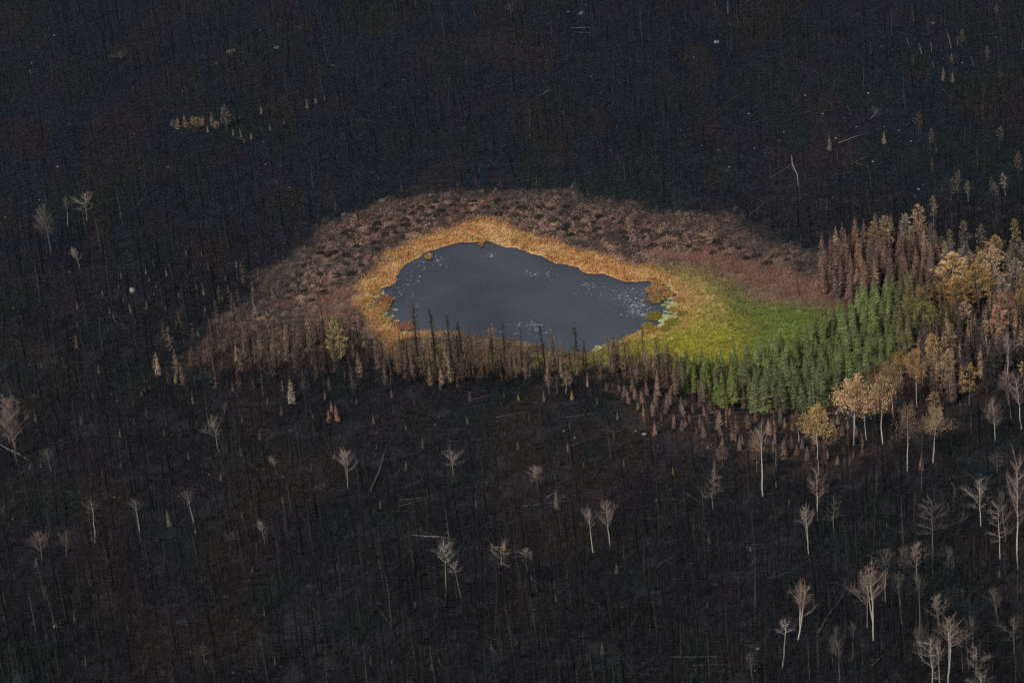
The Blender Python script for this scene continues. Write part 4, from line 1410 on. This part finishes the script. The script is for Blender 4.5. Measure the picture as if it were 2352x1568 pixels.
def boulder(u, v, w, tone, lab=None):
    P = ground_at([(u, v)])[0]
    r = max(.22, w / 2.6 * mpp(P)[0])
    o = link('boulder', random.choice(BM), None, P + np.array([0, 0, r * .2]))
    o.scale = (r, r * rv(.7, 1.1), r * rv(.7, 1.1))
    o.rotation_euler = (0, 0, rv(0, 6.28))
    g_ = .55 * rv(.8, 1.15)
    o.color = (*[t * g_ for t in tone], 1)
    if lab:
        tag(o, lab, 'boulder', 'pale boulders in the burn')
    else:
        auto(o, f'{"small" if w < 9 else "large"} {"pale" if tone[0] > .3 else "grey"} boulder', (u, v), 'boulder', 'pale boulders in the burn')


PALE, GREYR = (.42, .40, .38), (.16, .155, .15)
boulder(305, 668, 24, PALE, 'biggest white boulder, left of the burnt bog')
boulder(1645, 98, 16, PALE, 'white boulder alone high up in the far burn')
boulder(127, 1438, 18, PALE, 'split pale boulder near the lower left corner')
boulder(1906, 930, 18, (.25, .25, .22), 'greenish grey boulder in the dark gap below the spruces')
boulder(1335, 32, 18, GREYR, 'blue-grey boulder near the top edge')
boulder(635, 111, 16, (.15, .138, .125), 'flat tan boulder at the upper left, right one')
boulder(530, 122, 32, (.12, .11, .10), 'flat wide brownish boulder at the upper left')
boulder(1480, 998, 14, PALE, 'pale stone on the open slope')
rs = random.Random(3)
for u, v, w, t in [(73, 145, 6, PALE), (70, 163, 7, GREYR), (125, 82, 9, (.3, .2, .14)), (385, 385, 9, PALE), (133, 383, 9, PALE), (130, 394, 6, GREYR), (145, 612, 8, PALE), (160, 625, 10, GREYR), (32, 708, 10, GREYR), (12, 500, 9, GREYR), (497, 146, 8, GREYR), (765, 152, 12, GREYR), (610, 378, 6, PALE), (1305, 28, 8, PALE), (990, 449, 22, (.13, .12, .115)), (995, 440, 10, GREYR), (1107, 441, 22, (.13, .12, .115)), (1318, 444, 20, (.13, .12, .115)), (1560, 487, 16, (.13, .12, .115)), (880, 463, 30, (.13, .125, .12)), (790, 494, 24, (.13, .125, .12)), (1400, 462, 20, (.13, .125, .12)),
                   (1850, 220, 9, PALE), (1890, 262, 8, PALE), (1995, 215, 12, PALE), (2100, 232, 8, GREYR), (1580, 300, 6, PALE), (1564, 300, 6, PALE), (1800, 304, 8, PALE), (1613, 335, 9, GREYR), (1650, 345, 10, GREYR), (1733, 342, 10, GREYR), (1675, 384, 9, PALE), (1920, 318, 10, PALE), (1968, 292, 10, GREYR), (2030, 292, 10, GREYR), (2092, 325, 7, PALE), (2110, 435, 12, PALE), (2005, 372, 9, PALE), (2065, 300, 7, PALE), (1940, 272, 8, GREYR), (1720, 262, 8, PALE), (1700, 400, 7, GREYR), (2210, 145, 6, PALE), (2040, 180, 7, GREYR),
                   (255, 905, 7, GREYR), (330, 895, 6, PALE), (480, 1090, 8, PALE), (262, 1142, 8, PALE), (410, 1140, 8, PALE), (276, 1332, 9, GREYR), (515, 1370, 8, PALE), (535, 1545, 7, PALE), (290, 1595, 6, GREYR), (1740, 1490, 16, PALE), (1735, 1540, 16, PALE), (1725, 1485, 12, GREYR), (1000, 975, 6, PALE), (1320, 1005, 6, PALE), (1295, 990, 5, PALE), (1540, 1125, 7, GREYR), (1460, 990, 8, PALE), (650, 1095, 6, PALE), (545, 745, 8, GREYR), (440, 745, 7, PALE), (640, 720, 8, GREYR), (820, 545, 10, GREYR), (870, 410, 6, PALE), (1640, 430, 7, PALE), (420, 210, 5, PALE), (90, 460, 5, PALE), (665, 430, 5, PALE), (1228, 1400, 7, PALE), (995, 1500, 6, PALE), (1510, 1450, 8, GREYR)]:
    boulder(u, v, w * .75, t)

LOGT = []
for k in range(5):
    b = B()
    y = rv(-.02, .02)
    b.tube([(0, 0, 0), (.33, y, .01), (.66, -y, .012), (1, y * .5, 0)], [.013, .011, .008, .003], 6, [1, 1.1, .9, 1], True)
    for i in range(9):
        x = rv(.25, .95)
        b.spike((x, 0, .005), (x + rv(.01, .08), rv(-.09, .09), rv(0, .07)), .003, rv(.8, 1.1))
    LOGT.append(b.mesh('fallen_log', M_WOOD))


def log(u0, v0, u1, v1, tone, lab=None, thick=1.0):
    A, Bp = ground_at([(u0, v0), (u1, v1)])
    d = Bp - A
    L = float(np.linalg.norm(d))
    o = link('fallen_log', random.choice(LOGT), None, A + np.array([0, 0, .25]))
    o.rotation_mode = 'ZYX' if False else 'XYZ'
    o.rotation_euler = (0, -math.asin(d[2] / L), math.atan2(d[1], d[0]))
    th = max(L, 9.0) * thick * .68
    o.scale = (L, th, th)
    o.color = tone
    if lab:
        tag(o, lab, 'log', 'fallen trunks on the burnt ground')
    else:
        auto(o, f'{"long" if L > 12 else "short"} {"pale" if tone[0] > .15 else "grey" if tone[0] > .05 else "dark"} fallen log', ((u0 + u1) / 2, (v0 + v1) / 2), 'log', 'fallen trunks on the burnt ground')


LP, LG, LD = (.20, .185, .17, 1), (.075, .07, .068, 1), (.032, .03, .03, 1)
log(942, 1230, 1050, 1240, LP, 'long pale log lying level below the open slope', 1.2)
log(1313, 66, 1364, 66, LP, 'upper one of two pale logs high up')
log(1320, 76, 1362, 79, LG, 'lower dimmer one of two pale logs high up')
log(0, 1022, 68, 1060, LP, 'pale trunk lying by the foot of the big tan birch', 1.2)
log(312, 480, 345, 437, LG, 'thin grey log slanting up in the western burn')
log(915, 1165, 990, 1145, LG)
for a in [(918, 1150, 990, 1145, LG), (930, 1120, 985, 1100, LG), (850, 1130, 905, 1000, LG), (1300, 960, 1390, 950, LG), (1245, 1010, 1300, 990, LD), (1300, 1030, 1370, 1005, LG), (1255, 1145, 1280, 1130, LP), (1200, 1165, 1330, 1150, LG), (1700, 1090, 1620, 1060, LD), (1660, 945, 1590, 960, LP), (1720, 945, 1650, 957, LG), (1890, 952, 1940, 950, LP), (1875, 945, 1930, 915, LG), (1600, 1130, 1545, 1170, LG), (1570, 1130, 1620, 1165, LG), (1545, 1180, 1585, 1165, LG), (1510, 1300, 1560, 1275, LG), (1450, 1440, 1470, 1400, LG), (1460, 1550, 1400, 1470, LD), (870, 1400, 900, 1440, LG), (895, 1310, 940, 1290, LD), (1050, 1275, 1070, 1240, LG), (1110, 1195, 1140, 1255, LD), (575, 720, 640, 690, LG), (330, 570, 390, 545, LD), (250, 730, 300, 760, LG), (400, 760, 500, 790, LD),
          (1720, 500, 1765, 460, LG), (1770, 410, 1840, 370, LG), (1818, 360, 1835, 430, LP), (1925, 330, 1985, 310, LP), (1920, 345, 1927, 378, LG), (1955, 380, 2005, 355, LG), (1965, 375, 2000, 390, LG), (2080, 290, 2130, 262, LG), (2075, 235, 2060, 262, LD), (1880, 430, 1920, 400, LD), (1700, 440, 1760, 470, LD), (1945, 240, 1955, 268, LG), (2020, 420, 2090, 400, LD), (1265, 208, 1240, 222, LP), (1085, 20, 1095, 45, LG), (1575, 310, 1640, 330, LD), (520, 1170, 560, 1190, LD), (560, 1060, 600, 1085, LG), (275, 1180, 330, 1135, LD), (120, 660, 200, 690, LD), (450, 940, 500, 915, LD), (620, 1330, 680, 1300, LD), (400, 1400, 470, 1360, LD), (200, 1480, 260, 1440, LD), (320, 1540, 350, 1500, LD), (780, 1480, 830, 1440, LD), (1000, 1500, 1080, 1470, LD), (1180, 1480, 1240, 1500, LD),
          (1880, 1455, 1950, 1345, LG), (1770, 1330, 1840, 1305, LG), (1560, 1340, 1640, 1338, LD), (1540, 1510, 1680, 1512, LG), (1590, 1530, 1690, 1528, LG), (2035, 1505, 2000, 1530, LP), (2360, 1130, 2320, 1090, LG), (2370, 1120, 2400, 1100, LD), (2180, 1100, 2210, 1150, LG), (1985, 1280, 2080, 1250, LG), (2000, 1180, 2070, 1182, LD), (1640, 1480, 1700, 1440, LD), (2040, 1130, 2110, 1105, LD), (1560, 1395, 1600, 1350, LD), (860, 960, 920, 930, LG), (1080, 920, 1150, 905, LG), (1140, 960, 1230, 945, LG), (700, 1010, 760, 985, LD), (1390, 1060, 1450, 1035, LD), (1010, 1010, 1070, 1020, LD), (890, 1030, 960, 1050, LD)]:
    log(*a)
# a pale fallen treetop, like a star
P, H, ln = tree_place((2000, 275), (2028, 238))
tag(plant('fallen_treetop', P_BARE[2], P, H * .8, 1.6, [(.2, .18, .15, 1), (.2, .18, .14, 1), (.2, .18, .14, 1)], .6), 'pale star-shaped fallen treetop in the far right burn', 'deadwood')
SPAR = [(2118, 125, 2110, 95), (2185, 112, 2176, 72), (2148, 160, 2140, 138), (2172, 180, 2160, 152), (2236, 152, 2230, 128), (2200, 105, 2199, 82), (2090, 110, 2083, 85), (2140, 118, 2135, 92), (1672, 32, 1670, 0), (2205, 420, 2200, 385)]
for bu, bv, tu, tv in SPAR:
    P, H, ln = tree_place((bu, bv), (tu, tv))
    o = plant('pale_spar', [P_BARE[6][0], P_TUFT[0][0]], P, H, 1.3, [(.24, .21, .185, 1), (.2, .17, .15, 1)], ln)
    auto(o, 'pale leaning far spar', ((bu + tu) / 2, (bv + tv) / 2), 'dead tree', 'pale spars on the far right slope')
P, H, ln = tree_place((1946, 878), (1941, 830))
tag(plant('pale_spar', [P_BARE[6][0], None], P, H, 2.2, [WOOD_PALE, WOOD_PALE], ln), 'white broken spire in front of the green spruces', 'dead tree')
P, H, ln = tree_place((2264 / 1.0 - 0, 835), (2262, 770))
P, H, ln = tree_place((2266, 828), (2261, 765))
tag(plant('pale_spar', [P_BARE[6][0], None], P, H, 1.4, [WOOD_PALE, WOOD_PALE], ln), 'thin white stem beside the dark gap of the right stand', 'dead tree')

# ------------------------------------------------------------------ charred snags: the 300 that show largest as things, the rest as stuff
random.seed(21)
SN_T = [snag_template(40, 5, 3, blen=.105, droop=.6) for _ in range(6)]
SN_T += [snag_template(60, 5, 4, blen=.06, droop=.9) for _ in range(2)]
SN_FAR = [snag_template(16, 3, 2, blen=.11, droop=.6) for _ in range(6)]
SN_M = [mesh('charred_snag', *t, mat=M_WOOD) for t in SN_T]
STANDS = [W(q) for q in (GREEN_B, BROWN_B)]

gap = 2.5
ax, ay = np.meshgrid(np.arange(-210, 220, gap), np.arange(-190, 340, gap))
SP = np.stack([ax.ravel(), ay.ravel()], 1) + RNG.uniform(-1.2, 1.2, (ax.size, 2))
SU = project(np.concatenate([SP, np.full((len(SP), 1), 1.0)], 1))
ok = (SU[:, 0] > -300) & (SU[:, 0] < 2650) & (SU[:, 1] > -110) & (SU[:, 1] < 1860)
SP, SU = SP[ok], SU[ok]
u, v = SU[:, 0], SU[:, 1]
dens = .80 * (1 - sstep(380, 640, v)) + .46 * sstep(380, 640, v) + .16 * sstep(1100, 1350, v)
dens *= .45 + 1.1 * fbm(SP[:, 0], SP[:, 1], 22, 77)
openslope = (1 - sstep(0, 260, np.hypot((u - 1100) * .55, (v - 1010) * 1.6) - 120))
dens *= 1 - .70 * openslope
openfar = 1 - sstep(0, 160, np.hypot((u - 1850) * .6, (v - 330) * 1.5) - 90)
dens *= 1 - .6 * openfar
dens *= np.where((u > 1350) & (u < 2000) & (v > 880) & (v < 1120), .3, 1)
dmz = sdist(SP, MARSH)
dens = np.where(dmz < 2, np.where((v > 740) & (u < 950), .10, .008), dens)
dens = np.where(sdist(SP, POND) < 4, 0, dens)
for st in STANDS:
    dens = np.where(sdist(SP, st) < 1, 0, dens)
keep = RNG.random(len(SP)) < dens
SP, SU = SP[keep], SU[keep]
SZ = height(SP)
S3 = np.concatenate([SP, SZ[:, None]], 1)
u, v = SU[:, 0], SU[:, 1]
SH = RNG.uniform(4.5, 12.0, len(SP)) * (1 - .25 * (v < 500)) * np.where(RNG.random(len(SP)) < .2, .55, 1)
SH = np.where((dmz[keep] < 2), RNG.uniform(5, 9, len(SP)), SH)
shade = np.where(RNG.random(len(SP)) < .55, RNG.uniform(.25, .7, len(SP)), RNG.uniform(.8, 2.0, len(SP)))
SC = burnt_colour(SP) * (shade * .72)[:, None]
grey = RNG.random(len(SP)) < .05
SC[grey] = RNG.uniform(.02, .06, (grey.sum(), 1)) * np.array([1.0, .97, .95])
brown = RNG.random(len(SP)) < .10
SC[brown] = RNG.uniform(.012, .035, (brown.sum(), 1)) * np.array([1.25, .95, .8])
top = SU[:, 1] + upright(S3, SH[:, None] if False else SH)[:, 1]
vis = np.clip(np.minimum(v, 1560) - np.maximum(top, 0), 0, None) * ((u > 15) & (u < 2337))
big = np.argsort(-vis)[:300]
isbig = np.zeros(len(SP), bool)
isbig[big] = True
TILT = RNG.normal(0, .035, (len(SP), 2))
for i in big:
    o = link('charred_snag', SN_M[int(RNG.integers(8))], None, S3[i])
    o.rotation_mode = 'ZYX'
    o.rotation_euler = (TILT[i, 1], TILT[i, 0], rv(0, 6.28))
    wf = rv(.8, 1.25)
    o.scale = (SH[i] * wf, SH[i] * wf, SH[i])
    o.color = (*SC[i], 1)
    auto(o, f'{"tall" if SH[i] > 10.5 else "mid-height" if SH[i] > 8 else "low"} {"grey" if grey[i] else "brownish" if brown[i] else "black"} charred snag', (u[i], (v[i] + top[i]) / 2), 'dead tree', 'charred snags in the near burn')
parts = []
rest = np.where(~isbig)[0]
farm = v[rest] < 560
for sel, T in ((rest[farm], SN_FAR), (rest[~farm], SN_T[:6])):
    which = RNG.integers(0, len(T), len(sel))
    for k, t in enumerate(T):
        s = sel[which == k]
        if len(s):
            wf = SH[s] * RNG.uniform(.85, 1.4, len(s))
            parts.append(tile(t, S3[s], RNG.uniform(0, 6.28, len(s)), wf, SH[s], SC[s], TILT[s]))
tag(link('burnt_forest', mesh('burnt_forest', *merge(parts), mat=M_STUFF)), kind='stuff')

# ------------------------------------------------------------------ burnt brush and small litter over the burn
random.seed(31)


def view_points(n, pad=170):
    """points on the ground spread over the area in view"""
    uv = np.stack([RNG.uniform(-pad, 2352 + pad, n), RNG.uniform(-pad, 1568 + pad, n)], 1)
    P = on_plane(uv, .8)
    return P[:, :2], uv


P2, U2 = view_points(100000)
dm2 = sdist(P2, MARSH)
k2 = dm2 > -1
P2 = P2[k2]
Z2 = height(P2)
Q3 = np.concatenate([P2, Z2[:, None]], 1)
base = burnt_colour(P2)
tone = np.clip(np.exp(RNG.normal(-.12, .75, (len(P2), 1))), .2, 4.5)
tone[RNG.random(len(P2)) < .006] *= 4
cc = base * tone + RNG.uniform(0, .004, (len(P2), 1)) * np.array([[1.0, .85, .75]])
parts = []
TW = [twig_clump(4, .85, .05, .75) for _ in range(5)] + [twig_clump(3, 1.4, .042, .4) for _ in range(2)]
wh = RNG.integers(0, 7, len(P2))
for k, t in enumerate(TW):
    s = wh == k
    parts.append(tile(t, Q3[s], RNG.uniform(0, 6.28, s.sum()), RNG.uniform(.6, 1.7, s.sum()), RNG.uniform(.5, 1.5, s.sum()), cc[s]))
# thin fallen sticks
ST = []
for k in range(4):
    b = B()
    b.tube([(-.5, 0, .05), (0, rv(-.03, .03), .09), (.5, 0, rv(.04, .2))], [.011, .009, .004], 3, 1.0)
    for i in range(4):
        xx = rv(-.3, .5)
        b.spike((xx, 0, .07), (xx + rv(.02, .1), rv(-.12, .12), rv(.03, .16)), .004, rv(.7, 1.2))
    ST.append(b.arrays())
ps, us = view_points(5200)
ks = sdist(ps, MARSH) > 1
ps = ps[ks]
q3 = np.concatenate([ps, height(ps)[:, None] + .12], 1)
sl = RNG.uniform(2.0, 7.5, len(ps))
stc = RNG.uniform(.006, .055, (len(ps), 1)) * np.array([[1.0, .96, .95]])
wh = RNG.integers(0, 4, len(ps))
for k, t in enumerate(ST):
    q = wh == k
    parts.append(tile(t, q3[q], RNG.uniform(0, 6.28, q.sum()), sl[q], sl[q] * .8, stc[q]))
tag(link('burnt_brush', mesh('burnt_brush', *merge(parts), mat=M_STUFF)), kind='stuff')

# ------------------------------------------------------------------ growth on the marsh
lo, hi = MARSH.min(0) - 4, MARSH.max(0) + 4
N = 150000
M2 = RNG.uniform(lo, hi, (N, 2))
zz = zones(M2)
h2 = hummock(M2)
onhum = (h2 > RNG.uniform(-.12, .30, N)) | (zz[1] < 0) | (zz[4] < 0) | (zz[3] < 0)
patch = fbm(M2[:, 0], M2[:, 1], 4.5, 66)
gone = np.zeros(N, bool)
for px, py, pr_ in SHRUB_AT:
    gone |= (np.abs(M2[:, 0] - px) < pr_) & (np.abs(M2[:, 1] - py) < pr_)
sel = (~gone) & (zz[0] > .1) & (zz[2] < 0) & onhum & (RNG.random(N) < np.where((zz[1] < 1) | (zz[4] < 0), 1, sstep(.27, .46, patch) * (1 - .7 * sstep(-7, 1, zz[2]))))
M2 = M2[sel]
zz = tuple(q[sel] for q in zz)
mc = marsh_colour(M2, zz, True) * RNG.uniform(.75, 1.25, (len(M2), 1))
mz = height(M2)
m3 = np.concatenate([M2, mz[:, None]], 1)
GT_ = [grass_tuft(5, .06, .25) for _ in range(6)]


def grow(name, s, sx, sz, T):
    idx = np.where(s)[0]
    w = RNG.integers(0, len(T), len(idx))
    parts = []
    for k, t in enumerate(T):
        j = idx[w == k]
        if len(j):
            parts.append(tile(t, m3[j], RNG.uniform(0, 6.28, len(j)), RNG.uniform(*sx, len(j)), RNG.uniform(*sz, len(j)), mc[j]))
    tag(link(name, mesh(name, *merge(parts), mat=M_STUFF)), kind='stuff')


isgreen = (zz[4] < 0)
isred = (zz[3] < 0) & ~isgreen
isor = (zz[1] < 1) & ~isgreen & ~isred
rest = ~(isgreen | isred | isor)
TWG = [twig_clump(7, 1.2, .03, .5) for _ in range(4)]
grow('meadow_grass', isgreen, (.6, 1.0), (.3, .65), GT_)
grow('red_shrub_thicket', isred, (.8, 1.4), (.6, 1.3), TWG)
grow('orange_sedge', isor, (.7, 1.2), (.5, 1.0), GT_)
grow('dead_sedge', rest, (.7, 1.3), (.2, .55), GT_)

# ------------------------------------------------------------------ scum and weed on the pond
random.seed(41)


def mats(name, centres, mat_col, size, z, stretch=1.5):
    V, F, C = [], [], []
    for (u, v, su, sv, n) in centres:
        for _ in range(n):
            P = on_plane([(random.gauss(u, su), random.gauss(v, sv))], z)[0]
            if sdist(P[None, :2], POND)[0] > .2:
                continue
            k = random.randint(6, 9)
            r = size * rv(.3, 1.4) * (1 if random.random() < .8 else 1.6)
            a0, st, ro = rv(0, 6.28), rv(1, stretch), rv(-.9, .9)
            n0 = len(V)
            g = rv(.7, 1.2)
            V.append((P[0], P[1], z + rv(.004, .03)))
            C.append([c * g for c in mat_col])
            for q in range(k):
                a = a0 + q / k * 6.283
                rr = r * rv(.5, 1.2)
                ex, ey = math.cos(a) * rr * st, math.sin(a) * rr
                V.append((P[0] + ex * math.cos(ro) - ey * math.sin(ro), P[1] + ex * math.sin(ro) + ey * math.cos(ro), z))
                C.append([c * g for c in mat_col])
            F += [(n0, n0 + 1 + q, n0 + 1 + (q + 1) % k) for q in range(k)]
    if F:
        tag(link(name, mesh(name, np.array(V), np.array(F), np.array(C), M_STUFF)), kind='stuff')


mats('floating_weed', [(1462, 706, 14, 11, 150), (1450, 690, 22, 6, 40), (1478, 724, 12, 4, 22), (1420, 680, 35, 8, 40), (1490, 668, 20, 6, 30), (1230, 630, 8, 4, 14), (1262, 633, 8, 4, 12), (1215, 627, 5, 3, 8), (1008, 596, 6, 7, 22), (1128, 588, 7, 4, 16), (970, 605, 18, 8, 20), (1350, 655, 20, 8, 24), (1215, 745, 18, 4, 36), (1235, 760, 16, 6, 26), (905, 668, 20, 10, 40), (940, 690, 25, 10, 16), (1150, 770, 30, 8, 14), (940, 640, 12, 8, 16), (1140, 562, 14, 3, 22), (1400, 670, 50, 10, 24)], (.34, .35, .34), .10, .02, 4.0)
mats('pale_scum', [(1528, 672, 14, 7, 60), (1556, 702, 14, 6, 110), (1540, 734, 12, 9, 120), (1525, 742, 8, 8, 40), (1500, 757, 10, 3, 30), (850, 700, 12, 16, 110), (870, 730, 14, 10, 80), (925, 762, 14, 8, 70), (865, 672, 10, 5, 40), (1380, 802, 10, 4, 30)], (.31, .32, .15), .42, .03, 2.2)

finish_labels()
